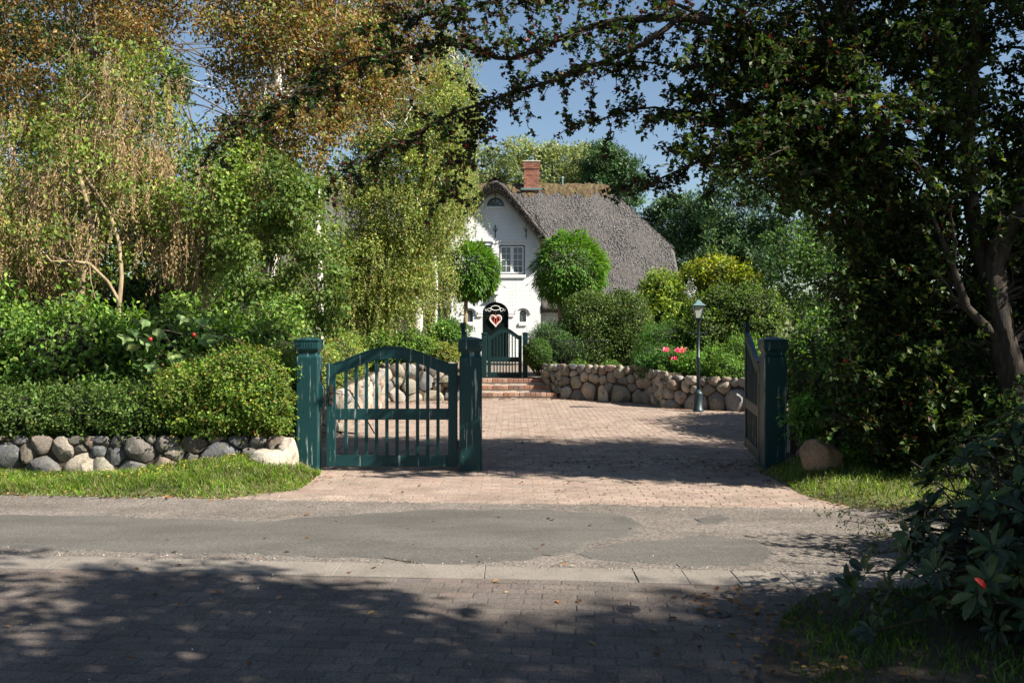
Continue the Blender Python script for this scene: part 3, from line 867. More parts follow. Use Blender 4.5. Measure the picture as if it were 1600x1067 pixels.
rw = wall_root('stone_wall', 'mossy fieldstone wall under the clipped hedge along the grass verge', (-4.5, 10.35, 0))
wall_seg(rw, (-9.0, 10.30), (-4.6, 10.32), -0.10, 0.42, .19, .10, 21, .46)  # tone lowered on both runs: shade under the hedge painted into the stones
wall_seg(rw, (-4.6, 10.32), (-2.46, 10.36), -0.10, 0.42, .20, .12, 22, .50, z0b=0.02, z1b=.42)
lw = wall_root('stone_wall', 'sunlit fieldstone wall running back along the left side of the courtyard', (-2.8, 15, 0))
wall_seg(lw, (-2.62, 10.85), (-2.72, 19.9), -0.03, 0.60, .23, .12, 23, .8, z0b=-.03, z1b=.72)
bw = wall_root('stone_wall', 'fieldstone wall facing the road behind the closed small gate', (-1.9, 20.2, 0))
wall_seg(bw, (-2.85, 20.2), (-1.0, 21.2), -0.03, 0.85, .24, .13, 24, .72)
gw = wall_root('stone_wall', 'curving fieldstone wall between the brick steps and the lamp post', (2.0, 21, 0))
wall_seg(gw, (0.72, 22.1), (1.12, 21.35), -0.03, 0.78, .12, .10, 25, 1.05)
wall_seg(gw, (1.12, 21.35), (2.86, 20.15), -0.03, 0.80, .23, .12, 26, .95)
wall_seg(gw, (2.86, 20.15), (3.10, 18.95), -0.03, 0.74, .22, .11, 27, 1.0)
wall_seg(gw, (3.10, 18.95), (4.75, 17.95), -0.03, 0.66, .22, .115, 28, 1.05)
wall_seg(gw, (4.75, 17.95), (7.2, 17.2), -0.03, 0.62, .22, .12, 29, 1.0)
ww = wall_root('stone_wall', 'shaded fieldstone wall under the hawthorn beside the open gate', (4.5, 10.6, 0))
wall_seg(ww, (3.22, 10.55), (8.5, 10.45), 0.0, 0.55, .17, .11, 30, .85)


def boulder(label, c, rad, seed, tone):
    r = np.random.default_rng(seed)
    bm = bmesh.new(); bmesh.ops.create_icosphere(bm, subdivisions=4, radius=1)
    V = np.array([v.co[:] for v in bm.verts]); Fc = [[v.index for v in f.verts] for f in bm.faces]; bm.free()
    for _ in range(13):                                      # flat broken faces
        d = rand_dir(1, r)[0]; lim = 0.58 + 0.28 * r.random(); s = V @ d
        V -= np.maximum(s - lim, 0)[:, None] * d * 0.85
    V *= 1 + 0.03 * np.sin(V[:, :1] * 7 + 1) * np.sin(V[:, 2:] * 6) + 0.02 * np.sin(V[:, 1:2] * 13)
    V = V * np.array(rad) + np.array(c)
    o = mesh_np('boulder', V, np.array(Fc), M['stone'], None, col=np.array(tone), smooth=True)
    o.data.transform(Matrix.Translation((-c[0], -c[1], -c[2] + rad[2] * .8))); o.location = (c[0], c[1], c[2] - rad[2] * .8)
    o.data.set_sharp_from_angle(angle=R(24))
    tag(o, label, 'boulder', 'boulders beside the driveway mouth')


p = at(1283, 718, 9.8); boulder('big rusty brown boulder in the grass beside the right gate post', (p[0], p[1], .24), (.23, .20, .25), 3, (.30, .20, .13))
p = at(1352, 712, 10.25); boulder('grey boulder half hidden behind the big brown one', (p[0], p[1], .20), (.17, .16, .17), 5, (.30, .29, .28))
p = at(1385, 728, 10.1); boulder('small pale broken stone in the grass near the hawthorn trunk', (p[0], p[1], .12), (.11, .10, .10), 6, (.40, .37, .33))
p = at(418, 710, 10.08); boulder('large pale boulder at the foot of the hedge, second from the gate post', (p[0], p[1], .14), (.21, .17, .22), 8, (.36, .33, .27))
p = at(449, 708, 10.22); boulder('upright pale boulder leaning against the left gate post', (p[0], p[1], .16), (.12, .14, .27), 9, (.38, .33, .27))

# ------------------------------------------------------------------ gate posts and gates
def sq(cx, cy, h, z, c=0.0):
    if c <= 0: return [(cx - h, cy - h, z), (cx + h, cy - h, z), (cx + h, cy + h, z), (cx - h, cy + h, z)]
    return [(cx - h + c, cy - h, z), (cx + h - c, cy - h, z), (cx + h, cy - h + c, z), (cx + h, cy + h - c, z), (cx + h - c, cy + h, z), (cx - h + c, cy + h, z), (cx - h, cy + h - c, z), (cx - h, cy - h + c, z)]


def gate_post(label, cx, cy, block=0):
    root = empty('gate_post', (cx, cy, 0)); tag(root, label, 'gate post', 'green gate posts')
    h = .124; k = .012
    MB().rings([sq(cx, cy, h, -.05, k), sq(cx, cy, h, 1.275, k), sq(cx, cy, h - .012, 1.292, k), sq(cx, cy, h - .020, 1.310, k), sq(cx, cy, h - .020, 1.33, k)]).build('shaft', M['post_paint'], root)
    cap = MB().rings([sq(cx, cy, h - .018, 1.328, k), sq(cx, cy, h - .004, 1.345, k), sq(cx, cy, h + .008, 1.365, k), sq(cx, cy, h + .012, 1.375, k), sq(cx, cy, h + .012, 1.455, k), sq(cx, cy, h + .004, 1.456, k)]).build('cap_block', M['post_paint'], root)
    for i in range(5):
        x = cx - .06 + i * .03
        MB().box(x - .006, x + .006, cy - h - .016, cy - h - .010, 1.39, 1.44, .002).build('cap_bead', M['post_paint'], cap)
    MB().rings([sq(cx, cy, h + .018, 1.457, k), sq(cx, cy, h + .022, 1.466, k), sq(cx, cy, h + .018, 1.474, k), sq(cx, cy, .05, 1.498, k * .5), sq(cx, cy, .004, 1.505, .001)]).build('cap_roof', M['post_paint'], root)
    if block:
        x0 = cx + h
        MB().add([(x0, cy - .05, .66), (x0 + .05, cy - .05, .72), (x0 + .05, cy - .05, .93), (x0, cy - .05, 1.0), (x0, cy + .05, .66), (x0 + .05, cy + .05, .72), (x0 + .05, cy + .05, .93), (x0, cy + .05, 1.0)],
                 [[0, 1, 2, 3], [7, 6, 5, 4], [1, 5, 6, 2], [0, 4, 5, 1], [3, 2, 6, 7]]).build('latch_block', M['post_paint'], root)
    return root


PY = 10.5
gate_post('weathered green wooden gate post next to the hedge, with a latch block', -2.295, PY + .124, 1)
gate_post('weathered green wooden gate post between the small gate and the driveway', -0.466, PY + .124)
gate_post('green wooden gate post under the hawthorn branches, beside the open leaf', 2.952, PY + .124)


def place_leaf(root, objs_fn, origin, angle):
    """build in a local frame (x along the leaf, z up), then stand the parts at origin turned by angle"""
    parts = objs_fn(root)
    m = Matrix.Translation(origin) @ Matrix.Rotation(angle, 4, 'Z')
    for p_ in parts:
        p_.data.transform(m)


def leaf_parts(root, wd, bot, side, arch, n, st=.105, rail=.125, mid=(.57, .695), th=.045, pk=.022, mode='arch', paint='paint', hinge=True):
    out = []
    def top(x):
        u = (x - st) / (wd - 2 * st)
        if mode == 'arch':
            u = min(max(u, 0), 1); return side + (arch - side) * (0.5 - 0.5 * math.cos(2 * math.pi * u)) ** 0.62
        u = min(max(x / wd, 0), 1); s_ = u * u * (3 - 2 * u); return side + (arch - side) * (0.35 * u * u + 0.65 * s_)
    hi_l = side; hi_r = side if mode == 'arch' else arch + .02
    out.append(MB().box(0, st, -th / 2, th / 2, bot, (hi_l if mode == 'arch' else top(0)) , .004).build('stile', M[paint], root))
    out.append(MB().box(wd - st, wd, -th / 2, th / 2, bot, hi_r, .004).build('stile', M[paint], root))
    xs_ = np.linspace(st - .001, wd - st + .001, 44)
    tp = [(x, top(x)) for x in xs_]
    bt = [(x, top(x) - rail) for x in xs_]
    out.append(MB().strip(tp, bt, -th / 2 + .003, th / 2 - .003).build('top_rail', M[paint], root))
    out.append(MB().strip([(x, z + .014) for x, z in tp], [(x, z + .0) for x, z in tp], -th / 2 - .008, th / 2 + .008).build('top_moulding', M[paint], root))
    out.append(MB().box(st, wd - st, -th / 2 + .003, th / 2 - .003, mid[0], mid[1], .004).build('middle_rail', M[paint], root))
    out.append(MB().box(st, wd - st, -th / 2 + .003, th / 2 - .003, bot, bot + rail, .004).build('bottom_rail', M[paint], root))
    gap = (wd - 2 * st) / (n + 1)
    for i in range(n):
        x = st + gap * (i + 1)
        out.append(MB().box(x - pk, x + pk, -.011, .011, mid[1] - .01, top(x) - rail + .02, .003).build('picket', M[paint], root))
        out.append(MB().box(x - pk, x + pk, -.011, .011, bot + rail - .01, mid[0] + .01, .003).build('picket', M[paint], root))
    return out


def small_gate(root):
    out = leaf_parts(root, 1.48, .045, 1.205, 1.385, 10, pk=.0185)
    out.append(MB().box(.035, .075, -.034, -.022, .74, .965, .005).build('lock_plate', M['brass'], root))
    hd = MB().lathe(.055, 0, [(.016, .862), (.02, .868), (.02, .882), (.014, .888)], 10)
    out.append(hd.build('handle_boss', M['brass'], root)); out[-1].data.transform(Matrix.Translation((0, -.04, 0)))
    out.append(MB().tube([(.055, -.03, .875), (.055, -.065, .875), (.09, -.075, .876), (.14, -.07, .872), (.165, -.068, .862)], .0085, 6).build('handle', M['brass'], root))
    for z in (.28, 1.02):
        out.append(MB().box(1.475, 1.50, -.014, .014, z - .05, z + .05).build('hinge', M['iron'], root))
    return out


r_ = empty('gate', (-1.35, 10.6, 0)); tag(r_, 'closed green arched picket gate between two gate posts', 'gate', 'green wooden gates')
place_leaf(r_, small_gate, (-2.095, 10.60, 0), 0)


def drive_leaf(root):
    out = leaf_parts(root, 1.52, .06, 1.20, 1.56, 9, mode='swan', pk=.02)
    out.append(MB().rings([sq(1.47, 0, .035, 1.575, .004), sq(1.47, 0, .026, 1.585, .004), sq(1.47, 0, .026, 1.60, .004), sq(1.47, 0, .037, 1.61, .004), sq(1.47, 0, .037, 1.665, .004), sq(1.47, 0, .028, 1.675, .003)]).build('finial', M['paint'], root))
    return out


r_ = empty('gate', (2.95, 11.4, 0)); tag(r_, 'open green driveway gate leaf seen edge on at the post under the hawthorn', 'gate', 'green wooden gates')
place_leaf(r_, drive_leaf, (2.855, 10.785, 0), math.atan2(1.5, 0.21))
r_ = empty('gate', (-0.55, 11.4, 0)); tag(r_, 'open green driveway gate leaf hidden behind the middle gate post, only its finial showing', 'gate', 'green wooden gates')
place_leaf(r_, drive_leaf, (-0.47, 10.785, 0), math.atan2(1.5, -0.17))

# ------------------------------------------------------------------ steps and garden gate
st = empty('brick_steps', (0, 21.6, 0)); tag(st, 'three low red brick steps leading up to the garden gate', 'steps')
RB = [(.26, .13, .09), (.30, .17, .12), (.22, .12, .09), (.33, .22, .17), (.20, .13, .11)]
for k in range(3):
    y0 = 21.30 + k * .34; z1 = .14 * (k + 1); x0 = -1.06 + .0 * k; x1 = 1.02 - .14 * k
    MB().box(x0, x1, y0 + .02, y0 + (.9 if k == 2 else .40), -.05, z1 - .012).build('step_body', M['mortar'], st)
    n = int((x1 - x0) / .118)
    for i in range(n):
        xa = x0 + i * (x1 - x0) / n
        c = np.array(RB[rng.integers(5)]) * np.exp(rng.normal(0, .1))
        MB().box(xa + .005, xa + (x1 - x0) / n - .005, y0 - .004 + rng.normal(0, .003), y0 + .22, z1 - .085, z1 + rng.normal(0, .002), .006).build('brick', M['red_brick'], st, col=c)
    if k == 2:
        MB().box(x0, x1, y0 + .225, y0 + .95, z1 - .06, z1 - .003).build('landing', M['sand'], st)


def garden_post(label, cx, hz, slim=.05):
    root = empty('garden_gate_post', (cx, 22.4, .42)); tag(root, label, 'gate post', 'garden gate posts')
    MB().rings([sq(cx, 22.4, slim, .40, .006), sq(cx, 22.4, slim, hz, .006)]).build('shaft', M['dark_paint'], root)
    MB().rings([sq(cx, 22.4, slim + .012, hz, .006), sq(cx, 22.4, slim + .012, hz + .03, .006), sq(cx, 22.4, .01, hz + .05, .002)]).build('cap', M['dark_paint'], root)


garden_post('dark green post on the left of the little garden gate', -.665, 1.46, .06)
garden_post('dark green post on the right of the little garden gate', .315, 1.46, .06)
r_ = empty('garden_gate', (-.17, 22.4, .42)); tag(r_, 'dark green arched picket garden gate at the top of the brick steps', 'gate')
place_leaf(r_, lambda rt: leaf_parts(rt, .82, .44, 1.43, 1.60, 8, st=.085, rail=.10, mid=(.80, .915), pk=.014, paint='dark_paint'), (-.585, 22.4, 0), 0)
# thin iron railings either side of the garden gate
for x0, x1, lab in ((-1.7, -.74, 'low thin iron railing left of the garden gate'), (.40, 2.3, 'low thin iron railing right of the garden gate')):
    root = empty('iron_railing', ((x0 + x1) / 2, 22.6, .45)); tag(root, lab, 'railing')
    MB().box(x0, x1, 22.59, 22.605, 1.29, 1.31).build('rail', M['iron'], root)
    n = int((x1 - x0) / .11)
    for i in range(n + 1):
        x = x0 + .01 + i * (x1 - x0 - .02) / n
        MB().box(x - .005, x + .005, 22.592, 22.603, .44, 1.289).build('bar', M['iron'], root)

# ------------------------------------------------------------------ lamp post
lx_, ly_ = 3.60, 18.15
lp = empty('lamp_post', (lx_, ly_, 0)); tag(lp, 'slim dark green lamp post with four-sided lantern in front of the fieldstone wall', 'lamp post')
MB().lathe(lx_, ly_, [(.105, -.02), (.105, .03), (.085, .05), (.078, .30), (.086, .33), (.086, .36), (.06, .38), (.04, .42)], 16).build('base', M['lamp_iron'], lp, True)
MB().lathe(lx_, ly_, [(.036, .40), (.034, 1.0), (.044, 1.02), (.044, 1.05), (.032, 1.06), (.030, 1.70), (.042, 1.71), (.042, 1.76), (.05, 1.79), (.03, 1.80)], 14).build('pole', M['lamp_iron'], lp, True)
MB().box(lx_ - .16, lx_ + .16, ly_ - .009, ly_ + .009, 1.50, 1.518).build('ladder_bar', M['lamp_iron'], lp)
for s in (-1, 1): MB().lathe(lx_ + s * .165, ly_, [(.004, 1.492), (.016, 1.502), (.016, 1.516), (.004, 1.526)], 8).build('bar_knob', M['lamp_iron'], lp)
ln_ = MB()
b0, b1, z0_, z1_ = .055, .098, 1.80, 2.03
for sx in (-1, 1):
    for sy in (-1, 1):
        ln_.tube([(lx_ + sx * b0, ly_ + sy * b0, z0_), (lx_ + sx * b1, ly_ + sy * b1, z1_)], .009, 4)
ln_.rings([sq(lx_, ly_, .075, 1.785), sq(lx_, ly_, .075, 1.803)]).rings([sq(lx_, ly_, .105, 2.025), sq(lx_, ly_, .105, 2.04)])
lf = ln_.build('lantern_frame', M['lamp_iron'], lp)
for k in range(4):
    c, s = math.cos(k * math.pi / 2), math.sin(k * math.pi / 2)
    rot = lambda x, y: (lx_ + x * c - y * s, ly_ + x * s + y * c)
    q = [(*rot(-b0, -b0), 1.805), (*rot(b0, -b0), 1.805), (*rot(b1, -b1), 2.024), (*rot(-b1, -b1), 2.024)]
    q2 = [(*rot(-b0, -b0 + .004), 1.805), (*rot(b0, -b0 + .004), 1.805), (*rot(b1, -b1 + .004), 2.024), (*rot(-b1, -b1 + .004), 2.024)]
    MB().rings([q, q2]).build('pane', M['lantern_glass'], lf)
MB().rings([sq(lx_, ly_, .132, 2.04, .02), sq(lx_, ly_, .122, 2.05, .02), sq(lx_, ly_, .07, 2.085, .015), sq(lx_, ly_, .04, 2.13, .01), sq(lx_, ly_, .018, 2.15, .005)]).build('lantern_roof', M['lamp_roof'], lp)
MB().lathe(lx_, ly_, [(.017, 2.15), (.022, 2.162), (.009, 2.172), (.003, 2.21)], 8).build('finial', M['lamp_iron'], lp)

# ------------------------------------------------------------------ the house
HF = 34.0                                                     # gable front
MW = 34.6                                                     # main front wall
ZG = 0.43
GX, GW = -0.60, 1.64
house = empty('thatched_house', (0, HF, ZG)); tag(house, 'white painted brick house with a grey thatched roof and a pointed front gable', 'house')


def gable_z(x): return 6.95 + .35 - np.sqrt((1.26 * (np.asarray(x, float) - GX)) ** 2 + .35 ** 2)


def main_z(X, Y):
    a = 2.62 + (Y - 34.05) * 1.10; b = 2.62 + (42.95 - Y) * 1.10; h = 4.91 + (6.1 - X) * 1.176; h2 = 4.91 + (X + 9.6) * 1.176
    k = 7.0
    return -np.log(np.exp(-k * a) + np.exp(-k * b) + np.exp(-k * h) + np.exp(-k * h2)) / k


def arc(cx, cz, rx, rz, a0, a1, n): return [(cx + rx * math.cos(R(a0 + (a1 - a0) * i / n)), cz + rz * math.sin(R(a0 + (a1 - a0) * i / n))) for i in range(n + 1)]


def holed_wall(name, outer, holes, y0, depth, mat, parent):
    bm = bmesh.new(); edges = []; loops_ = []
    for loop in [outer] + holes:
        vs_ = [bm.verts.new((x, y0, z)) for x, z in loop]
        es = [bm.edges.new((vs_[i], vs_[(i + 1) % len(vs_)])) for i in range(len(vs_))]
        edges += es; loops_.append(vs_)
    bmesh.ops.triangle_fill(bm, edges=edges, use_beauty=True, normal=(0, -1, 0))
    for vs_ in loops_:
        back = [bm.verts.new((v.co.x, y0 + depth, v.co.z)) for v in vs_]
        for i in range(len(vs_)):
            j = (i + 1) % len(vs_)
            bm.faces.new((vs_[i], vs_[j], back[j], back[i]))
    bmesh.ops.recalc_face_normals(bm, faces=bm.faces)
    me = bpy.data.meshes.new(name); bm.to_mesh(me); bm.free()
    return link(name, me, mat, parent)


def hx(px): return (px - 800) * HF / F
def hz(py): return CH - (py - HY) * HF / F


gu = np.linspace(-GW, GW, 41)
outline = [(GX - GW, ZG - .3), (GX + GW, ZG - .3)] + [(GX + u, float(gable_z(GX + u)) - .44) for u in gu[::-1]]
DX, DW, DTOP = GX, .47, hz(472)
door_hole = [(DX - DW, ZG - .02), (DX + DW, ZG - .02), (DX + DW, DTOP - .40)] + arc(DX, DTOP - .40, DW, .40, 0, 180, 16)[1:-1] + [(DX - DW, DTOP - .40)]
win_hole = [(hx(780), hz(429)), (hx(820), hz(429)), (hx(820), hz(383)), (hx(780), hz(383))]
wcx = 2 * GX - (hx(780) + hx(820)) / 2
hw = (hx(820) - hx(780)) / 2
win2_hole = [(wcx - hw, hz(429)), (wcx + hw, hz(429)), (wcx + hw, hz(383)), (wcx - hw, hz(383))]
fz = hz(322)
fan_hole = [(GX - .31, fz), (GX + .31, fz)] + arc(GX, fz, .31, .30, 0, 180, 14)[1:-1]
fan_hole = [(GX - .31, fz), (GX + .31, fz)] + [p_ for p_ in arc(GX, fz + .0, .31, .30, 4, 176, 14)]
small_holes = []
for cxp in (734, 817):
    c = hx(cxp)
    small_holes.append([(c - .115, hz(503)), (c + .115, hz(503))] + arc(c, hz(490), .115, .13, 0, 180, 10))
wl = holed_wall('wall', outline, [door_hole, win_hole, win2_hole, fan_hole] + small_holes, HF, .14, M['white_wall'], house)
tag(wl, 'pointed white brick gable wall')
for s in (-1, 1):
    x = GX + s * (GW - .008)
    MB().box(min(x, x - s * .2), max(x, x - s * .2), HF + .002, 37.0, ZG - .3, 4.55).build('gable_cheek', M['white_wall'], house)
MB().box(GX - .4, GX + .4, HF + .16, HF + .2, 4.6, 6.4).build('inner_wall', M['curtain'], house)
MB().box(GX - GW + .21, GX + GW - .21, HF + .16, HF + .26, ZG - .2, 4.42).build('inner_wall', M['curtain'], house)


def window(parent, x0, x1, z0, z1, y, cols, rows, dark=True, casements=2):
    wroot = None
    e = .03
    if dark:
        fr = MB()
        for a, b, c, d in ((x0, x1, z1 - e, z1), (x0, x1, z0, z0 + e), (x0, x0 + e, z0 + e, z1 - e), (x1 - e, x1, z0 + e, z1 - e)): fr.box(a, b, y, y + .08, c, d)
        wroot = fr.build('window', M['iron'], parent); a0, a1, c0, c1 = x0 + e, x1 - e, z0 + e, z1 - e
    else:
        wroot = None; a0, a1, c0, c1 = x0, x1, z0, z1
    cw = (a1 - a0) / casements
    for k in range(casements):
        u0, u1 = a0 + k * cw + .003, a0 + (k + 1) * cw - .003; s_ = .055; m_ = .018
        fr = MB()
        for a, b, c, d in ((u0, u1, c1 - s_, c1), (u0, u1, c0, c0 + s_), (u0, u0 + s_, c0 + s_, c1 - s_), (u1 - s_, u1, c0 + s_, c1 - s_)): fr.box(a, b, y + .015, y + .065, c, d)
        gx = [u0 + s_ + (u1 - u0 - 2 * s_) * i / cols for i in range(cols + 1)]; gz = [c0 + s_ + (c1 - c0 - 2 * s_) * i / rows for i in range(rows + 1)]
        for x in gx[1:-1]: fr.box(x - m_ / 2, x + m_ / 2, y + .022, y + .05, c0 + s_, c1 - s_)
        for z in gz[1:-1]: fr.box(u0 + s_, u1 - s_, y + .0235, y + .0485, z - m_ / 2, z + m_ / 2)
        if wroot is None:
            wroot = fr.build('window', M['sash'], parent)
        else:
            fr.build('sash', M['sash'], wroot)
        for i in range(cols):
            for j in range(rows):
                MB().box(gx[i] + m_ / 2, gx[i + 1] - m_ / 2, y + .034, y + .04, gz[j] + m_ / 2, gz[j + 1] - m_ / 2).build('pane', M['glass'], wroot)
    return wroot


for h_ in (win_hole, win2_hole):
    x0, x1, z0, z1 = h_[0][0], h_[1][0], h_[0][1], h_[2][1]
    window(house, x0 + .004, x1 - .004, z0 + .004, z1 - .004, HF + .02, 2, 4)
    # brick sill on edge and the eyebrow moulding
    n = 14
    for i in range(n):
        a = x0 - .04 + i * (x1 - x0 + .08) / n
        MB().box(a + .003, a + (x1 - x0 + .08) / n - .003, HF - .055, HF - .002, z0 - .125, z0 - .008, .005).build('sill_brick', M['white'], house)
    t_ = [(x0 - .1, z1 + .06), (x0 - .1, z1 + .12), (x0 + .02, z1 + .175), (x1 - .02, z1 + .175), (x1 + .1, z1 + .12), (x1 + .1, z1 + .06)]
    b_ = [(x0 - .05, z1 + .06), (x0 - .05, z1 + .10), (x0 + .03, z1 + .13), (x1 - .03, z1 + .13), (x1 + .05, z1 + .10), (x1 + .05, z1 + .06)]
    MB().strip(t_, b_, HF - .04, HF - .002).build('window_moulding', M['white'], house)

# half-round window
fw = MB().strip(arc(GX, fz, .306, .296, 0, 180, 18), arc(GX, fz, .265, .255, 0, 180, 18), HF + .01, HF + .07)
fw.box(GX - .306, GX + .306, HF + .012, HF + .068, fz + .003, fz + .035)
fwo = fw.build('window', M['iron'], house)
for a in (45, 90, 135):
    MB().tube([(GX + .10 * math.cos(R(a)), HF + .035, fz + .10 * math.sin(R(a))), (GX + .27 * math.cos(R(a)), HF + .035, fz + .27 * math.sin(R(a)))], .011, 4).build('muntin', M['iron'], fwo)
MB().strip(arc(GX, fz, .115, .115, 0, 180, 10), arc(GX, fz, .092, .092, 0, 180, 10), HF + .02, HF + .05).build('muntin', M['iron'], fwo)
for k in range(4):
    a0, a1 = k * 45 + 3, k * 45 + 42
    MB().strip(arc(GX, fz, .26, .25, a0, a1, 5), arc(GX, fz, .115, .115, a0, a1, 5), HF + .033, HF + .039).build('pane', M['glass'], fwo)
MB().prism([(GX - .09, fz + .04), (GX + .09, fz + .04)] + arc(GX, fz + .03, .09, .07, 5, 175, 6), HF + .033, HF + .039).build('pane', M['glass'], fwo)
MB().box(GX - .37, GX + .37, HF - .035, HF - .002, fz - .11, fz - .03, .006).build('sill', M['white'], house)
# raised verge bands, kneeler, cornice line
for off, wdt, pr in ((.10, .07, .035), (.24, .04, .022)):
    for s in (-1, 1):
        us = np.linspace(.35, GW - .03, 12)
        top_ = [(GX + s * u, float(gable_z(GX + u)) - .44 - off) for u in us]; bot_ = [(x, z - wdt) for x, z in top_]
        MB().strip(top_, bot_, HF - pr, HF - .002).build('verge_band', M['white'], house)
for s in (-1, 1):
    xa, xb = sorted((GX + s * (GW - .36), GX + s * (GW + .03)))
    MB().box(xa, xb, HF - .05, HF - .002, 4.42, 4.49, .006).build('kneeler', M['white'], house)
    MB().box(xa + .04, xb - .02, HF - .035, HF - .002, 4.35, 4.415, .006).build('kneeler', M['white'], house)
# iron wall anchors
for px in (774, 822):
    cx = hx(px); z0_ = hz(372); z1_ = hz(354)
    a_ = MB().box(cx - .014, cx + .014, HF - .03, HF - .008, z0_, z1_, .004)
    a_.tube([(cx - .055, HF - .02, z1_ - .06), (cx - .06, HF - .02, z1_ - .13), (cx - .012, HF - .02, z1_ - .19)], .010, 5)
    a_.tube([(cx + .055, HF - .02, z1_ - .06), (cx + .06, HF - .02, z1_ - .13), (cx + .012, HF - .02, z1_ - .19)], .010, 5)
    a_.lathe(cx, HF - .02, [(.012, z1_), (.024, z1_ + .02), (.004, z1_ + .06)], 6)
    a_.build('wall_anchor', M['iron'], house)
# iron scroll near the apex
sc = MB()
for s in (-1, 1):
    pts = [(GX + s * (.02 + .10 * math.sin(t)), HF - .03, hz(298) + .10 * math.cos(t) * (1 - t / 9)) for t in np.linspace(0, 5.2, 16)]
    sc.tube(pts, .009, 4)
sc.tube([(GX, HF - .03, hz(310)), (GX, HF - .03, hz(288))], .010, 4)
sc.build('iron_scroll', M['iron'], house)
# the door with its fanlight scrolls and heart wreath
dr = MB().prism([(DX - DW + .004, ZG), (DX + DW - .004, ZG), (DX + DW - .004, DTOP - .40)] + arc(DX, DTOP - .40, DW - .004, .396, 0, 180, 16)[1:-1] + [(DX - DW + .004, DTOP - .40)], HF + .09, HF + .13)
door = dr.build('door', M['door_paint'], house)
fr = MB().strip([(DX - DW + .006, ZG)] + arc(DX, DTOP - .40, DW - .006, .394, 180, 0, 18) + [(DX + DW - .006, ZG)], [(DX - DW + .07, ZG)] + arc(DX, DTOP - .40, DW - .07, .335, 180, 0, 18) + [(DX + DW - .07, ZG)], HF + .055, HF + .087)
fr.build('door_frame', M['door_paint'], door)
MB().box(DX - DW + .07, DX + DW - .07, HF + .06, HF + .088, DTOP - .42, DTOP - .36).build('transom', M['door_paint'], door)
for k in range(5):
    x = DX - DW + .09 + k * .152
    MB().box(x, x + .145, HF + .075, HF + .089, ZG + .05, DTOP - .43, .004).build('door_board', M['door_paint'], door)
sc = MB()
zz = DTOP - .235
pts = [(DX + .17 * math.cos(t), HF + .05, zz + .02 + .085 * math.sin(t)) for t in np.linspace(0, 2 * math.pi, 20)]
sc.tube(pts, .014, 5)
for s in (-1, 1):
    for kx, rr_ in ((.22, .075), (.33, .05)):
        sc.tube([(DX + s * (kx + rr_ * math.cos(t) * (1 - t / 12)), HF + .05, zz - .045 + rr_ * .75 * math.sin(t)) for t in np.linspace(0, 6, 16)], .012, 4)
sc.build('fanlight_scroll', M['white'], door)
MB().lathe(DX + .30, HF + .04, [(.012, 1.42), (.022, 1.43), (.022, 1.45), (.012, 1.46)], 8).build('door_knob', M['brass'], door)
# mouldings beside the door arch, hood arches over the slit windows
for s in (-1, 1):
    for dz, wd_ in ((0, .25), (-.095, .21)):
        xa, xb = sorted((DX + s * DW, DX + s * (DW + wd_)))
        MB().box(xa, xb, HF - .05, HF - .002, DTOP - .44 + dz, DTOP - .37 + dz, .008).build('door_impost', M['white'], house)
for cxp in (734, 817):
    c = hx(cxp)
    MB().strip(arc(c, hz(492), .31, .30, 8, 172, 16), arc(c, hz(492), .255, .245, 8, 172, 16), HF - .05, HF - .002).build('hood_arch', M['white'], house)
    wo = MB().strip([(c - .112, hz(503) + .002)] + arc(c, hz(490), .112, .127, 180, 0, 10) + [(c + .112, hz(503) + .002)], [(c - .085, hz(503) + .03)] + arc(c, hz(490), .085, .10, 180, 0, 10) + [(c + .085, hz(503) + .03)], HF + .03, HF + .08).build('window', M['iron'], house)
    MB().prism([(c - .085, hz(503) + .01), (c + .085, hz(503) + .01)] + arc(c, hz(490), .085, .10, 0, 180, 10), HF + .05, HF + .056).build('pane', M['glass'], wo)
    MB().box(c - .15, c + .15, HF - .05, HF - .002, hz(509), hz(504.2), .006).build('sill', M['white'], house)
# heart wreath hanging on the door: its own thing
wr = empty('heart_wreath', (DX, HF, 1.6)); tag(wr, 'pale heart-shaped wreath with a red inner heart hanging on the front door', 'wreath')
hc = hz(501)
for k, (sc_, r0, mt, nm) in enumerate(((.021, .032, 'wreath', 'outer_heart'), (.0145, .022, 'wreath_red', 'inner_heart'), (.0175, .014, 'white', 'middle_heart'))):
    pts = [(DX + sc_ * .80 * 16 * math.sin(t) ** 3 * .78, HF + .03, hc + .02 + sc_ * .86 * (13 * math.cos(t) - 5 * math.cos(2 * t) - 2 * math.cos(3 * t) - math.cos(4 * t)) * .80) for t in np.linspace(0.02, 2 * math.pi - .02, 36)]
    MB().tube(pts, r0 * .8, 6).build(nm, M[mt], wr, True)
for dx in (-.045, .045):
    MB().tube([(DX + dx, HF + .03, hc + .16), (DX + dx * .9, HF + .03, hc - .10)], .02, 6).build('hanging_twig', M['wreath_red'], wr)
MB().tube([(DX, HF + .03, hc + .17), (DX, HF + .03, hc + .30)], .008, 4).build('loop', M['wreath_red'], wr)
# wall lamp over the door
wlp = empty('wall_lamp', (DX, HF, 2.8)); tag(wlp, 'small pale wall lamp over the front door', 'lamp')
zl = hz(472) + .03
MB().box(DX - .05, DX + .05, HF - .10, HF - .003, zl, zl + .22, .01).build('lamp_body', M['white'], wlp)
MB().rings([sq(DX, HF - .09, .085, zl + .22), sq(DX, HF - .09, .13, zl + .245), sq(DX, HF - .09, .03, zl + .33)]).build('lamp_roof', M['white'], wlp)
MB().box(DX - .035, DX + .035, HF - .125, HF - .103, zl + .03, zl + .2).build('lamp_glass', M['lantern_glass'], wlp)

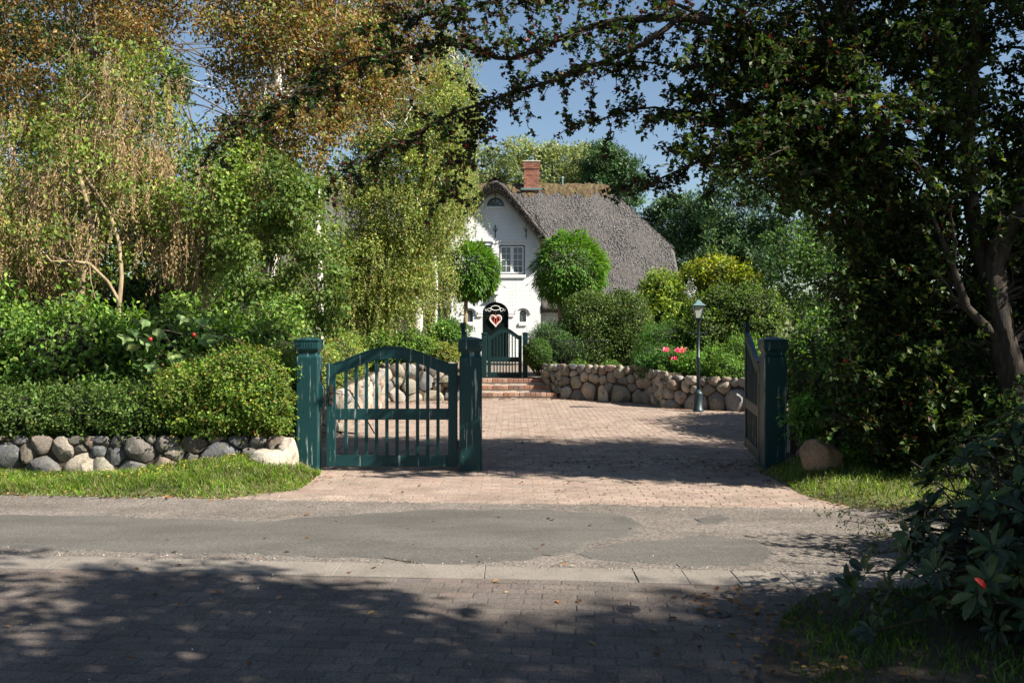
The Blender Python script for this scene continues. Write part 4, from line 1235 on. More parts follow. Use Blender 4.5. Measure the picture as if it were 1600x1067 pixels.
# main wing
mo = [(-9.3, ZG - .3), (5.9, ZG - .3), (5.9, 2.75), (-9.3, 2.75)]
mh = [[(a, 1.25), (b, 1.25), (b, 2.45), (a, 2.45)] for a, b in ((1.85, 2.85), (3.9, 4.9), (-3.75, -2.75), (-5.6, -4.6))]
wl = holed_wall('wall', mo, mh, MW, .14, M['white_wall'], house); tag(wl, 'low white brick front wall of the wing')
for h_ in mh:
    window(house, h_[0][0] + .004, h_[1][0] - .004, h_[0][1] + .004, h_[2][1] - .004, MW + .03, 2, 3)
    MB().box(h_[0][0] - .05, h_[1][0] + .05, MW - .05, MW - .002, 1.13, 1.242, .008).build('sill', M['white'], house)
    MB().box(h_[0][0], h_[1][0], MW + .2, MW + .22, 1.2, 2.5).build('curtain', M['curtain'], house)
end = [(5.9 - .002, y, z) for y, z in ((MW + .142, ZG - .3), (42.4, ZG - .3), (42.4, 2.75), (40.4, 4.75), (36.6, 4.75), (MW + .142, 2.75))]
MB().add(end + [(5.7, y, z) for _, y, z in end], [[0, 1, 2, 3, 4, 5], [11, 10, 9, 8, 7, 6]]).build('end_wall', M['white_wall'], house)
end = [(-9.3 + .002, y, z) for _, y, z in end]
MB().add(end, [[5, 4, 3, 2, 1, 0]]).build('end_wall', M['white_wall'], house)
MB().box(-9.2, 5.8, 42.3, 42.45, ZG - .3, 2.7).build('back_wall', M['white_wall'], house)


def roof_shell(name, xs, ys, zf, thick, keep, mat, seed, amp):
    r = np.random.default_rng(seed)
    nx, ny = len(xs), len(ys)
    X, Y = np.meshgrid(xs, ys, indexing='ij'); Z = zf(X, Y) + r.normal(0, amp, X.shape) + 0.02 * np.sin(X * 3.1 + Y) * np.sin(Y * 2.3)
    edge = np.minimum.reduce([X - xs[0], xs[-1] - X, Y - ys[0], ys[-1] - Y])
    Z = Z - 0.13 * np.exp(-edge / 0.10)
    top = np.stack([X, Y, Z], -1).reshape(-1, 3); bot = np.stack([X, Y, zf(X, Y) - thick], -1).reshape(-1, 3)
    N = nx * ny
    i = np.arange(nx - 1)[:, None]; j = np.arange(ny - 1)[None]
    q = np.stack([i * ny + j, (i + 1) * ny + j, (i + 1) * ny + j + 1, i * ny + j + 1], -1)
    cx, cy = (X[:-1, :-1] + X[1:, 1:]) / 2, (Y[:-1, :-1] + Y[1:, 1:]) / 2
    m = keep(cx, cy); q = q[m]
    ft, fb = q, q[:, ::-1] + N
    ed = {}
    for f in q:
        for a, b in zip(f, np.roll(f, -1)):
            ed[(a, b)] = 1
    side = [(b, a, a + N, b + N) for (a, b) in ed if (b, a) not in ed]
    return mesh_np(name, np.vstack([top, bot]), np.vstack([ft, fb, np.array(side)]), mat, house, smooth=True)


xs = np.arange(-9.75, 6.26, .12); ys = np.arange(33.98, 43.05, .12)
rf = roof_shell('roof', xs, ys, main_z, .38, lambda x, y: ~((np.abs(x - GX) < GW - .05) & (y < 37.2)), M['thatch'], 3, .006)
tag(rf, 'long grey weathered thatched roof slope with a half hip')
gxs = np.arange(GX - 2.08, GX + 2.081, .05); gys = np.arange(33.58, 38.6, .07)
gr_ = roof_shell('gable_roof', gxs, gys, lambda X, Y: gable_z(X), .44, lambda x, y: gable_z(x) > main_z(x, y) - .25, M['thatch'], 4, .012)
for s in (-1, 1):
    x0, x1 = sorted((GX + s * (GW + .002), GX + s * 2.04))
    V = []
    for x in (x0, x1):
        z = float(gable_z(x)) - .455
        V += [(x, 33.62, z), (x, 36.5, z)]
    V += [(a, b, c - .02) for a, b, c in V]
    MB().add(V, [[0, 1, 3, 2], [4, 6, 7, 5], [0, 2, 6, 4], [1, 5, 7, 3], [0, 4, 5, 1], [2, 3, 7, 6]]).build('soffit_board', M['soffit'], house)


# heather ridge cap with a ragged hem
def ridge_strip(name, P, across, half, lift, seed):
    r = np.random.default_rng(seed); n = len(P); m = 13
    V = []
    for i, p_ in enumerate(P):
        hem = half * (1 + .16 * math.sin(i * .7) + .12 * r.normal())
        for k in range(m):
            t = -1 + 2 * k / (m - 1)
            q = across(p_, t * hem)
            V.append((q[0] + r.normal(0, .012), q[1] + r.normal(0, .012), q[2] + lift * (1 - abs(t) ** 4) + .012 + r.normal(0, .018)))
    idx = [[i * m + k, (i + 1) * m + k, (i + 1) * m + k + 1, i * m + k + 1] for i in range(n - 1) for k in range(m - 1)]
    return mesh_np(name, np.array(V), np.array(idx), M['ridge'], house)


rx = np.arange(-7.6, 4.05, .09)
ridge_strip('ridge_cap', rx, lambda x, t: (x, 38.5 + t * .75, float(main_z(np.array(x), np.array(38.5 + t * .75)))), .62, .10, 5)
ridge_strip('ridge_cap', np.arange(33.62, 38.3, .09), lambda y, t: (GX + t * .75, y, float(gable_z(GX + t * .75))), .36, .05, 6)

# loose straw lying down the slope: relief of the thatch
r5 = np.random.default_rng(9)
n = 38000
X = r5.uniform(-6.0, 6.2, n); Y = r5.uniform(34.0, 38.6, n)
Z = main_z(X, Y)
ok = ~((np.abs(X - GX) < 2.0) & (gable_z(X) > Z - .05)); X, Y, Z = X[ok], Y[ok], Z[ok]
e = .02
gxd = (main_z(X + e, Y) - Z) / e; gyd = (main_z(X, Y + e) - Z) / e
Nn = unit(np.stack([-gxd, -gyd, np.ones_like(X)], 1)); dn = unit(np.stack([-gxd, -gyd, -(gxd ** 2 + gyd ** 2)], 1))
ns = len(X)
sc_cols = [(.078, .075, .074), (.095, .091, .090), (.112, .108, .106), (.066, .063, .062), (.128, .123, .120)]
leaves('straw_ends', np.stack([X, Y, Z], 1) - dn * .02 + Nn * .0, dn + rand_dir(ns, r5) * .15 + Nn * .14, Nn + rand_dir(ns, r5) * .5, .07 + .08 * r5.random(ns), palette(ns, sc_cols, None, .2, r5), 'key', M['straw'], house)
hs_ = [o_ for o_ in house.children if o_.name.startswith('straw_ends')][0]; hs_['kind'] = 'stuff'
n = 9000
X = r5.uniform(GX - 2.07, GX + 2.07, n); Y = r5.uniform(33.56, 37.5, n); Z = gable_z(X)
gxd = (gable_z(X + e) - Z) / e
Nn = unit(np.stack([-gxd, 0 * X, np.ones_like(X)], 1)); dn = unit(np.stack([-gxd, 0 * X, -(gxd ** 2)], 1) + np.array([0, -1e-3, 0]))
o = leaves('straw_ends', np.stack([X, Y, Z], 1), dn + rand_dir(n, r5) * .15 + Nn * .14, Nn + rand_dir(n, r5) * .5, .06 + .07 * r5.random(n), palette(n, sc_cols, None, .2, r5), 'key', M['straw'], house); o['kind'] = 'stuff'
# cut reed ends along the gable verge
n = 9000
X = r5.uniform(GX - 2.07, GX + 2.07, n); q = r5.random(n)
P = np.stack([X, np.full(n, 33.585), gable_z(X) - .10 - q * .32], 1)
o = leaves('reed_ends', P, np.array([0, -1, -.2]) + rand_dir(n, r5) * .5, rand_dir(n, r5), .03 + .05 * r5.random(n), palette(n, [(.035, .03, .026), (.07, .06, .05), (.11, .095, .08)], None, .2, r5), 'key', M['straw'], house); o['kind'] = 'stuff'

# chimney
cx0, cx1, cy0, cy1, cz0, cz1 = 0.48, 1.10, 38.1, 38.75, 6.9, 8.35
ch = MB().box(cx0 + .012, cx1 - .012, cy0 + .012, cy1 - .012, cz0, cz1 + .02).build('chimney', M['mortar'], house)
rows = int((cz1 - cz0) / .078)
for k in range(rows):
    z = cz0 + k * .078; grow = .03 if k >= rows - 3 else 0
    xa, xb, ya, yb = cx0 - grow, cx1 + grow, cy0 - grow, cy1 + grow
    nb = 3
    for (fx, fy) in ((0, 0), (1, 0), (0, 1)):
        off = .5 if (k % 2) else 0
        if fx == 0:
            y0 = ya if fy == 0 else yb - .09
            ed = [xa] + [xa + (xb - xa) * (i + off) / nb for i in range(nb + 1) if 0 < (i + off) < nb] + [xb]
            for a, b in zip(ed[:-1], ed[1:]):
                MB().box(a + .005, b - .005, y0, y0 + .09, z + .005, z + .073).build('brick', M['red_brick'], ch, col=np.array((.24, .105, .072)) * np.exp(rng.normal(0, .18)))
        else:
            ed = [ya + .092] + [ya + (yb - ya) * (i + off) / nb for i in range(nb + 1) if .4 < (i + off) < nb - .3] + [yb - .092]
            for sx in (xa, xb - .09):
                for a, b in zip(ed[:-1], ed[1:]):
                    MB().box(sx, sx + .09, a + .005, b - .005, z + .005, z + .073).build('brick', M['red_brick'], ch, col=np.array((.24, .105, .072)) * np.exp(rng.normal(0, .18)))
MB().box(cx0 - .05, cx1 + .05, cy0 - .05, cy1 + .05, cz1, cz1 + .05, .01).build('chimney_slab', M['mortar'], ch)
MB().lathe(.79, 38.42, [(.10, cz1 + .05), (.11, cz1 + .15), (.08, cz1 + .17), (.16, cz1 + .20), (.02, cz1 + .27)], 10).build('chimney_cowl', M['lamp_roof'], ch)
MB().box(cx0 - .12, cx1 + .10, cy0 - .10, cy0 - .005, 7.20, 7.28).build('lead_flashing', M['lamp_roof'], ch)
MB().lathe(2.06, 38.4, [(.04, 7.3), (.04, 7.72), (.065, 7.73), (.05, 7.80)], 8).build('vent_pipe', M['lamp_roof'], house)
# ------------------------------------------------------------------ planting on the house side, left
def P3(px, py, Y): return tuple(at(px, py, Y))


GREEN = [(.055, .105, .018), (.075, .135, .022), (.04, .08, .016), (.10, .155, .028)]
HEDGE = [(.07, .12, .02), (.095, .145, .024), (.05, .09, .016), (.13, .15, .03), (.18, .11, .03)]
OLIVE = [(.100, .135, .030), (.13, .16, .040), (.075, .11, .025), (.165, .17, .048), (.165, .12, .034)]
RUST = [(.10, .060, .020), (.12, .078, .024), (.07, .055, .018), (.055, .062, .018), (.15, .095, .027)]
DARK = [(.018, .042, .012), (.028, .058, .015), (.04, .07, .018)]
PINE = [(.022, .055, .018), (.032, .075, .022), (.05, .09, .025)]

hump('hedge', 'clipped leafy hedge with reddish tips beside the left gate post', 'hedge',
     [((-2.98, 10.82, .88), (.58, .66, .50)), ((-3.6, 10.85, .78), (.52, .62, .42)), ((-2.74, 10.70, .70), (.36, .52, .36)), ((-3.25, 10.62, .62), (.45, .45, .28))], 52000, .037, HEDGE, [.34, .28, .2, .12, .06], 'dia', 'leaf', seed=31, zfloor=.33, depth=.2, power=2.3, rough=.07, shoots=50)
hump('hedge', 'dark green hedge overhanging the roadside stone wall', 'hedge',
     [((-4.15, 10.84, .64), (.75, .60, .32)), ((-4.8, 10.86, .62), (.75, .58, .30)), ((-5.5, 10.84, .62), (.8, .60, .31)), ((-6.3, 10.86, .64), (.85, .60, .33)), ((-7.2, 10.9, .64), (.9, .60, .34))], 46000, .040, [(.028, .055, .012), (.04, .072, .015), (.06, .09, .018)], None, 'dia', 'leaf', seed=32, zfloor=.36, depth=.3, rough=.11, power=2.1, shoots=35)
SHR = [
    ('broad-leaved green shrub above the hedge at the picture edge', [((-6.9, 12.1, 1.2), (.95, .8, .95)), ((-7.8, 12.2, 1.3), (.9, .8, 1.0))], 16000, .075, GREEN),
    ('broad-leaved green shrub above the dark hedge, under the hanging seed clusters', [((-5.6, 11.9, 1.15), (.85, .75, .85)), ((-5.0, 12.1, 1.0), (.7, .7, .8))], 16000, .07, GREEN),
    ('green shrub with red fruits and big pale leaves behind the clipped hedge', [((-4.15, 11.9, 1.12), (.75, .7, .82)), ((-3.55, 12.0, 1.0), (.6, .6, .72))], 15000, .075, GREEN + [(.12, .17, .06)]),
    ('bright green shrub just behind the left gate post', [((-2.98, 11.9, 1.05), (.42, .55, .80)), ((-3.2, 12.6, 1.3), (.5, .5, .8))], 11000, .06, [(.08, .14, .03), (.11, .16, .035), (.06, .11, .022)]),
]
for k, (lab, lob, n_, sz, cl) in enumerate(SHR):
    hump('shrub', lab, 'shrub', lob, n_, sz, cl, None, 'dia', 'leaf', 'shrubs behind the hedge', 40 + k, rough=.16, depth=.34, zfloor=.3)
hump('shrub', 'dense dark shrub thicket under the seed tree, behind the broad-leaved shrubs', 'shrub', [((-7.4, 15.0, 1.5), (1.3, .9, 1.5)), ((-5.7, 15.2, 1.4), (1.2, .9, 1.4)), ((-4.4, 15.6, 1.3), (.9, .8, 1.25)), ((-9.2, 15.4, 1.6), (1.3, .9, 1.6))], 20000, .085, [(.035, .07, .015), (.055, .10, .02), (.075, .12, .022)], None, 'dia', 'leaf', 'shrubs behind the hedge', 47, rough=.16, depth=.3, zfloor=.3)
# big soft leaves and red fruits
rr = np.random.default_rng(5)
n_ = 26
Pq = np.stack([rr.uniform(-4.6, -3.5, n_), rr.uniform(11.0, 11.3, n_), rr.uniform(1.0, 1.75, n_)], 1)
o = empty('vine', (-4.1, 11.5, .3)); tag(o, 'large pale leaves of a vine on the shrub with red fruits', 'vine')
leaves('foliage', Pq, rand_dir(n_, rr) * .6 + np.array([0, -.5, -.7]), np.array([.5, -.8, .5]) + rand_dir(n_, rr) * .5, .13 + .07 * rr.random(n_), palette(n_, [(.10, .17, .055), (.14, .20, .075)], None, .15, rr), 'star', M['leaf'], o)
branches('stems', [(curve((-4.1 + .1 * k, 11.6, .3), Pq[k], 7, .05, .3, rr), .010, .004) for k in range(0, n_, 2)], M['bark'], o, 5)
for (px, py, Y, flab) in ((235, 530, 11.0, 'small round red fruit on the shrub, below the biggest pale leaves'), (303, 523, 11.1, 'small round red fruit on the shrub, closest to the gate post'), (291, 577, 10.9, 'small round red fruit low on the shrub, just above the clipped hedge')):
    c = at(px, py, Y); f_ = MB()
    f_.lathe(c[0], c[1], [(.004, c[2] - .03), (.022, c[2] - .016), (.026, c[2]), (.02, c[2] + .018), (.004, c[2] + .026)], 8)
    ob = f_.build('red_fruit', M['berry'], None, True); tag(ob, flab, 'fruit', 'red fruits on the shrub')


def hanging_tree(label, base, top, r0, ells, nclump, per, crad, nstrand, slen, cols, wts, kcols, seed, lsize=.05, ksize=.045, name='maple_tree', cat='tree', bark='pale_bark', per_strand=26):
    """a tree whose crown carries hanging strings of seeds or weeping twigs"""
    root = tree(name, label, cat, base, top, r0, ells, nclump, per, crad, lsize, cols, wts, 'dia', 'leaf', bark, 30, .35, None, seed)
    r = np.random.default_rng(seed + 100)
    bun = 9 if kcols is not None else 3
    cs = np.vstack([ell_points(max(3, int(nstrand / bun * wt)), c, rad, .35, r) for c, rad, wt in ells])
    cs = np.repeat(cs, bun, 0) + r.normal(0, .085 if kcols is not None else .14, (len(cs) * bun, 3))
    n = len(cs); L = slen * (.5 + r.random(n)); u = np.linspace(.03, 1, per_strand)
    sway = r.normal(0, .12, (n, 1, 2))
    xy = cs[:, None, :2] + sway * (u ** 1.5)[None, :, None] * L[:, None, None]
    z = cs[:, None, 2] - u[None] * L[:, None]
    P = np.concatenate([xy, z[..., None]], -1)
    keep = np.repeat(z[:, -1] > .55, per_strand)
    tw = [(P[i][[0, per_strand // 2, per_strand - 1]], .004, .002) for i in range(0, n, 2) if z[i, -1] > .55]
    branches('hanging_twigs', tw, M[bark if bark != 'birch_bark' else 'bark'], root, 3)['kind'] = 'stuff'
    P = P.reshape(-1, 3) + r.normal(0, .018, (n * per_strand, 3))
    P = P[keep]; m = len(P)
    D = np.array([0, 0, -1.0]) + rand_dir(m, r) * .75
    leaves('seed_strings' if kcols is not None else 'hanging_leaves', P, D, rand_dir(m, r) + np.array([.4, -.3, .3]), ksize * (.7 + .6 * r.random(m)), palette(m, kcols if kcols is not None else cols, None if kcols is not None else wts, .15, r), 'key' if kcols is not None else 'dia', M['leaf_dry' if kcols is not None else 'leaf'], root)
    return root


KEYS = [(.40, .29, .16), (.33, .23, .12), (.46, .35, .20), (.27, .21, .09)]
hanging_tree('tree with brown hanging seed clusters and a lichen-covered forked trunk', (-5.35, 13.0, .28), P3(120, 200, 13), .065,
             [(P3(95, 300, 13), (1.35, .9, 1.35), .5), (P3(190, 190, 13.4), (.95, .8, 1.25), .32), (P3(20, 360, 12.8), (.7, .7, .9), .18)], 190, 80, .34, 2000, .42,
             [(.09, .13, .025), (.13, .155, .03), (.06, .10, .02)], None, KEYS, 51, .06, .048, per_strand=20)
hanging_tree('slender tree with a few brown seed strings between the birch and the big seed tree', (-4.55, 13.4, .28), P3(330, 260, 13.4), .05,
             [(P3(320, 330, 13.4), (.85, .7, 1.0), .6), (P3(400, 290, 13.6), (.55, .6, .8), .4)], 110, 90, .34, 500, .5,
             [(.09, .14, .025), (.12, .165, .032), (.06, .10, .02)], None, KEYS, 52, .06, .05)
# bare lichen limb crossing in front of the dark shrubs
lb = empty('fallen_limb', tuple(at(190, 480, 12.6))); tag(lb, 'crooked lichen-yellow bare limb arching over the shrubs', 'branch')
branches('limb', [(np.array([at(186, 500, 12.6), at(186, 470, 12.6), at(168, 440, 12.5), at(140, 412, 12.4), at(110, 408, 12.35), at(80, 409, 12.3), at(62, 388, 12.3), at(46, 360, 12.3)]), .030, .010),
                  (np.array([at(186, 480, 12.6), at(190, 430, 12.65), at(186, 380, 12.7), at(172, 335, 12.7), at(150, 300, 12.7), at(128, 270, 12.7), at(108, 246, 12.7)]), .034, .012),
                  (np.array([at(140, 412, 12.4), at(142, 440, 12.35), at(150, 470, 12.3)]), .010, .004), (np.array([at(172, 335, 12.7), at(160, 300, 12.9), at(165, 262, 13.0)]), .014, .006)], M['pale_bark'], lb, 8)
tree('shrub_maple', 'bright green leafy shrub in front of the white birch trunk', 'tree', (-3.75, 13.2, .28), P3(440, 330, 13.2), .04,
     [(P3(470, 340, 13.0), (.42, .5, .55), .3), (P3(495, 440, 12.9), (.36, .4, .62), .25), (P3(395, 400, 12.9), (.62, .4, .75), .3), (P3(440, 290, 13.2), (.3, .4, .45), .15)], 105, 95, .21, .066, [(.065, .10, .022), (.09, .12, .03), (.045, .08, .018)], None, 'dia', 'leaf', 'bark', 20, .5, None, 53)


def birch(label, base, line, r0, ells, nclump, per, crad, cols, wts, seed, lsize=.05, nlimb=40):
    r = np.random.default_rng(seed)
    root = empty('birch_tree', tuple(base)); tag(root, label, 'tree', 'birch trees')
    tr = np.array(line)
    lines = [(tr, r0, r0 * .35)]
    cs = np.vstack([ell_points(max(3, int(nclump * wt)), c, rad, .3, r=r) for c, rad, wt in ells])
    for c in cs[r.choice(len(cs), min(nlimb, len(cs)), replace=False)]:
        below = tr[tr[:, 2] < c[2] + .2]
        s = below[-1 - r.integers(0, min(3, len(below)))]
        ln = curve(s, c, 7, .05, .3, r); lines.append((ln, r0 * .22, .006))
        for _ in range(3):
            q = ln[r.integers(2, 7)]; lines.append((curve(q, q + r.normal(0, .5, 3), 5, 0, .4, r), .010, .003))
    branches('trunk', lines, M['birch_bark'], root, 10)
    P, d = clump_crown(cs, per, crad * (.6 + .8 * r.random(len(cs))), .8, r); n = len(P)
    leaves('crown', P, rand_dir(n, r) + np.array([0, 0, -.7]), d * .5 + rand_dir(n, r) + np.array([.2, -.2, .4]), lsize * (.7 + .6 * r.random(n)), palette(n, cols, wts, .2, r) * np.repeat(np.exp(r.normal(0, .22, (len(cs), 1))), per, 0), 'dia', M['leaf'], root)
    return root


birch('tall birch with a white trunk and orange-brown autumn leaves', (-3.55, 14.2, .28),
      [at(412, 560, 14.2), at(418, 480, 14.2), at(426, 400, 14.2), at(432, 320, 14.2), at(434, 240, 14.2), at(436, 150, 14.2), at(432, 80, 14.2), at(440, 0, 14.2), at(446, -110, 14.2), at(440, -260, 14.3), at(450, -400, 14.3)], .088,
      [(P3(450, 60, 14.4), (1.3, 1.1, 1.1), .36), (P3(430, -150, 14.5), (1.6, 1.3, 1.6), .24), (P3(540, 120, 15.0), (.95, .9, 1.0), .2), (P3(450, 215, 13.9), (1.0, .6, .8), .2)], 430, 105, .32, RUST + OLIVE[:2], [.22, .2, .17, .15, .08, .1, .08], 61, .058)
birch('second birch stem leaning over behind the tall one', (-3.0, 15.6, .28),
      [at(500, 560, 15.6), at(500, 430, 15.6), at(494, 330, 15.6), at(498, 260, 15.6), at(514, 205, 15.6), at(526, 150, 15.6), at(533, 90, 15.7), at(546, 10, 15.8), at(552, -120, 15.8)], .06,
      [(P3(560, 90, 16), (1.3, 1.0, 1.2), .6), (P3(600, -60, 16), (1.5, 1.2, 1.3), .4)], 300, 100, .38, RUST + [(.14, .14, .028)], [.22, .2, .15, .15, .08, .2], 62, .055)
hanging_tree('weeping birch with yellow-green hanging leaves in front of the house', (-2.55, 22.6, .4), P3(640, 60, 22.5), .11,
             [(P3(630, 300, 22.3), (1.55, 1.3, 1.8), .42), (P3(592, 430, 22.0), (1.35, 1.2, 1.0), .27), (P3(675, 190, 22.6), (1.2, 1.1, 1.7), .2), (P3(560, 460, 21.8), (.9, .9, .7), .11)], 450, 120, .36, 1400, .8,
             OLIVE, [.32, .28, .2, .15, .05], None, 63, .066, .058, 'birch_tree', 'tree', 'birch_bark', 30)
hanging_tree('thin sparse birch top whose trailing twigs hang beside the gable window', (-1.9, 25.0, .4), P3(712, 60, 24.5), .07,
             [(P3(700, 150, 24.5), (.80, .9, 1.9), .75), (P3(728, 290, 24.2), (.36, .6, .6), .2), (P3(690, 425, 24), (.34, .5, .75), .14)], 95, 80, .34, 400, .7, OLIVE + [(.16, .17, .07)], [.3, .25, .15, .1, .05, .15], None, 64, .06, .06, 'birch_tree', 'tree', 'birch_bark', 26)
# background trees on the left
for k, (lab, b, top, ells, cols_, wt_, sz, per_, dens) in enumerate([
        ('tall rust-brown tree filling the corner behind the seed tree', (-8.2, 18, .3), (-8.0, 18, 8.0), [(P3(60, 60, 18), (2.6, 1.8, 2.4), .6), (P3(190, -60, 18.5), (2.2, 1.8, 2.0), .4)], RUST, [.25, .25, .2, .2, .1], .08, 95, 290),
        ('dark green tree behind the rust-brown tree', (-7.2, 23, .3), (-7.0, 23, 8.5), [(P3(120, 120, 23), (2.6, 1.8, 2.8), .6), (P3(90, 0, 23.5), (3.0, 1.8, 2.0), .25), (P3(150, 330, 22), (2.8, 1.8, 2.4), .15)], DARK + [(.06, .058, .018)], None, .11, 90, 330),
        ('green tree low behind the birch trunks', (-5.3, 20, .3), (-5.2, 20, 3.6), [(P3(400, 400, 20), (1.9, 1.3, 1.5), 1.0)], [(.05, .09, .02), (.075, .12, .024), (.10, .13, .03)], None, .09, 110, 170),
        ('dense dark green tree low behind the seed tree', (-7.6, 16.5, .3), (-7.5, 16.5, 3.5), [(P3(130, 400, 16.5), (2.3, 1.2, 1.7), 1.0)], [(.03, .07, .015), (.05, .10, .02), (.07, .12, .025)], None, .09, 110, 190),
        ('far tree beyond the left end of the house', (-14, 40, .3), (-14, 40, 7), [((-14, 40, 6), (5, 3, 4.5), 1.0)], GREEN, None, .16, 50, 120)]):
    tree('garden_tree', lab, 'tree', b, top, .12, ells, dens, per_, .5 if k < 4 else 1.0, sz, cols_, wt_, 'dia', 'leaf', 'bark', 26, .25, 'trees in the left garden', 70 + k)
# low shrubs between the side wall and the house
for k, (lab, lob, n_, sz, cl) in enumerate([
        ('rounded green shrub left of the garden gate', [(P3(700, 530, 23.2), (.52, .45, .48))], 9000, .06, [(.05, .11, .02), (.08, .15, .025), (.035, .075, .016)]),
        ('low green shrub on top of the courtyard wall behind the small gate', [(P3(640, 545, 21.6), (.62, .45, .42)), (P3(585, 548, 21.4), (.6, .45, .42))], 13000, .055, GREEN),
        ('low shrub with yellowing leaves under the middle gate post cap', [(P3(690, 556, 21.9), (.42, .4, .30))], 6000, .05, [(.06, .11, .02), (.09, .13, .025), (.15, .12, .03)]),
        ('yellow and green shrub beside the side wall behind the left gate post', [((-3.15, 13.6, .75), (.38, .9, .62)), ((-3.2, 15.5, .8), (.4, 1.0, .6)), ((-3.3, 18, .95), (.5, 1.3, .65))], 20000, .05, [(.06, .11, .02), (.08, .13, .024), (.13, .12, .028)])]):
    hump('shrub', lab, 'shrub', lob, n_, sz, cl, None, 'dia', 'leaf', 'shrubs round the courtyard', 80 + k, rough=.13, depth=.3, zfloor=.4)

# ------------------------------------------------------------------ planting round the terrace, right
def ball_tree(label, c, rad, tx, seed, n_):
    r = np.random.default_rng(seed)
    root = empty('ball_tree', (tx, c[1], .45)); tag(root, label, 'tree', 'ball-headed standard trees before the house')
    lines = [(curve((tx, c[1], .42), (tx + .1 * (c[0] - tx), c[1], c[2] - rad[2] * .6), 7, 0, .05, r), .075, .06)]
    for _ in range(30):
        e_ = np.array(c) + rand_dir(1, r)[0] * np.array(rad) * .8
        lines.append((curve(lines[0][0][-1], e_, 6, .05, .2, r), .03, .006))
    branches('trunk', lines, M['pale_bark'], root, 8)
    d = rand_dir(n_, r); q = 1 - .30 * r.random((n_, 1)) ** 1.3
    tuft = 1 + .25 * (r.random((n_, 1)) > .975) * r.random((n_, 1)) + .05 * np.sin(d[:, :1] * 3.1 + d[:, 1:2] * 4 + c[0]) + .07 * np.sin(d[:, :1] * 13 + 1) * np.sin(d[:, 2:] * 12) + .04 * np.sin(d[:, 1:2] * 17 + d[:, 2:] * 9)
    shape = np.where(d[:, 2:] < 0, 1 - .10 * d[:, 2:] * 0, 1.0)
    P = np.array(c) + d * q * tuft * shape * np.array(rad)
    D = d * 1.0 + np.array([0, 0, -.65]) + rand_dir(n_, r) * .45
    N = d * .5 + np.array([0, 0, 1.0]) + rand_dir(n_, r) * .35
    leaves('crown', P, D, N, .15 * (.7 + .6 * r.random(n_)), palette(n_, [(.035, .085, .014), (.05, .115, .018), (.075, .145, .022)], None, .2, r), 'key', M['leaf'], root)
    return root


T['key2'] = T['key']
ball_tree('larger ball-headed tree in front of the right corner of the gable', P3(890, 422, 29.5), (1.20, 1.1, 1.14), 1.50, 91, 15000)
ball_tree('smaller ball-headed tree left of the gable window', P3(738, 424, 29.5), (.82, .85, .92), -1.45, 92, 10500)
BOX = [(.035, .068, .013), (.055, .095, .018), (.085, .12, .024), (.025, .045, .011)]
hump('box_bush', 'big clipped box bush with a double rounded top above the fieldstone wall', 'bush', [(P3(922, 527, 23.6), (.70, .75, 1.12)), (P3(977, 527, 23.6), (.68, .75, 1.12))], 42000, .050, BOX, None, 'dia', 'leaf_gloss', 'clipped bushes on the terrace', 93, shoots=500, rough=.045, depth=.12, zfloor=.5, power=3.0)
hump('box_bush', 'small clipped box ball right beside the garden gate', 'bush', [(P3(840, 553, 22.3), (.33, .33, .36))], 10000, .032, [(.03, .065, .013), (.045, .09, .016)], None, 'dia', 'leaf_gloss', 'clipped bushes on the terrace', 94, shoots=700, rough=.04, depth=.12, zfloor=.5)
hump('yew_bush', 'dark green spreading yew behind the small box ball', 'bush', [(P3(862, 530, 23.3), (.58, .5, .45)), (P3(885, 548, 23.0), (.5, .45, .42))], 18000, .048, [(.022, .055, .014), (.035, .08, .018), (.05, .10, .02)], None, 'key', 'needle', None, 95, rough=.08, depth=.2, zfloor=.5)
for k, (lab, lob, n_, sz, cl, tm) in enumerate([
        ('yellow-green shrub against the end of the thatched roof', [(P3(1035, 465, 25.5), (.62, .6, .72)), (P3(1055, 500, 25), (.75, .6, .6))], 15000, .07, [(.11, .16, .022), (.15, .19, .028), (.07, .12, .02)], 'oval'),
        ('dark green conical shrub behind the pink roses', [(P3(1045, 535, 21.5), (.78, .6, .50)), (P3(1030, 560, 21), (.6, .5, .4))], 22000, .045, [(.022, .06, .012), (.035, .085, .016), (.055, .115, .02)], 'key'),
        ('dark glossy hedge-like shrub behind the lamp post', [(P3(1130, 492, 21.5), (.72, .6, .72)), (P3(1175, 500, 21), (.8, .6, .8)), (P3(1110, 520, 21), (.6, .5, .5))], 20000, .058, BOX, 'oval'),
        ('golden-leaved shrub catching the sun above the lamp', [(P3(1120, 432, 26), (.85, .7, .55)), (P3(1150, 445, 26), (.7, .7, .5)), (P3(1085, 450, 26.5), (.6, .6, .6))], 15000, .075, [(.17, .18, .02), (.13, .16, .022), (.09, .13, .02)], 'oval'),
        ('low ferny green plant between the lamp post and the open gate leaf', [(P3(1140, 580, 18.7), (.48, .38, .34)), (P3(1165, 560, 19), (.5, .4, .45))], 12000, .06, [(.06, .12, .02), (.09, .16, .028), (.045, .09, .018)], 'key'),
        ('low green plant left of the lamp post on the wall top', [(P3(1085, 575, 19.4), (.45, .36, .30)), (P3(1120, 566, 19.6), (.42, .36, .30))], 10000, .05, [(.05, .11, .018), (.08, .15, .025)], 'oval'),
        ('shaded shrub behind the open gate leaf', [((4.6, 14.0, 1.0), (.5, 1.2, .8)), ((5.3, 13.0, 1.1), (.8, 1.2, .9)), ((5.6, 16.0, 1.1), (.8, 1.2, .9))], 17000, .07, DARK + GREEN[:2], 'oval')]):
    hump('terrace_shrub', lab, 'shrub', lob, n_, sz * 1.1, cl, None, 'dia' if tm == 'oval' else tm, 'leaf', 'shrubs on the terrace', 100 + k, rough=.13, depth=.3, zfloor=.45)
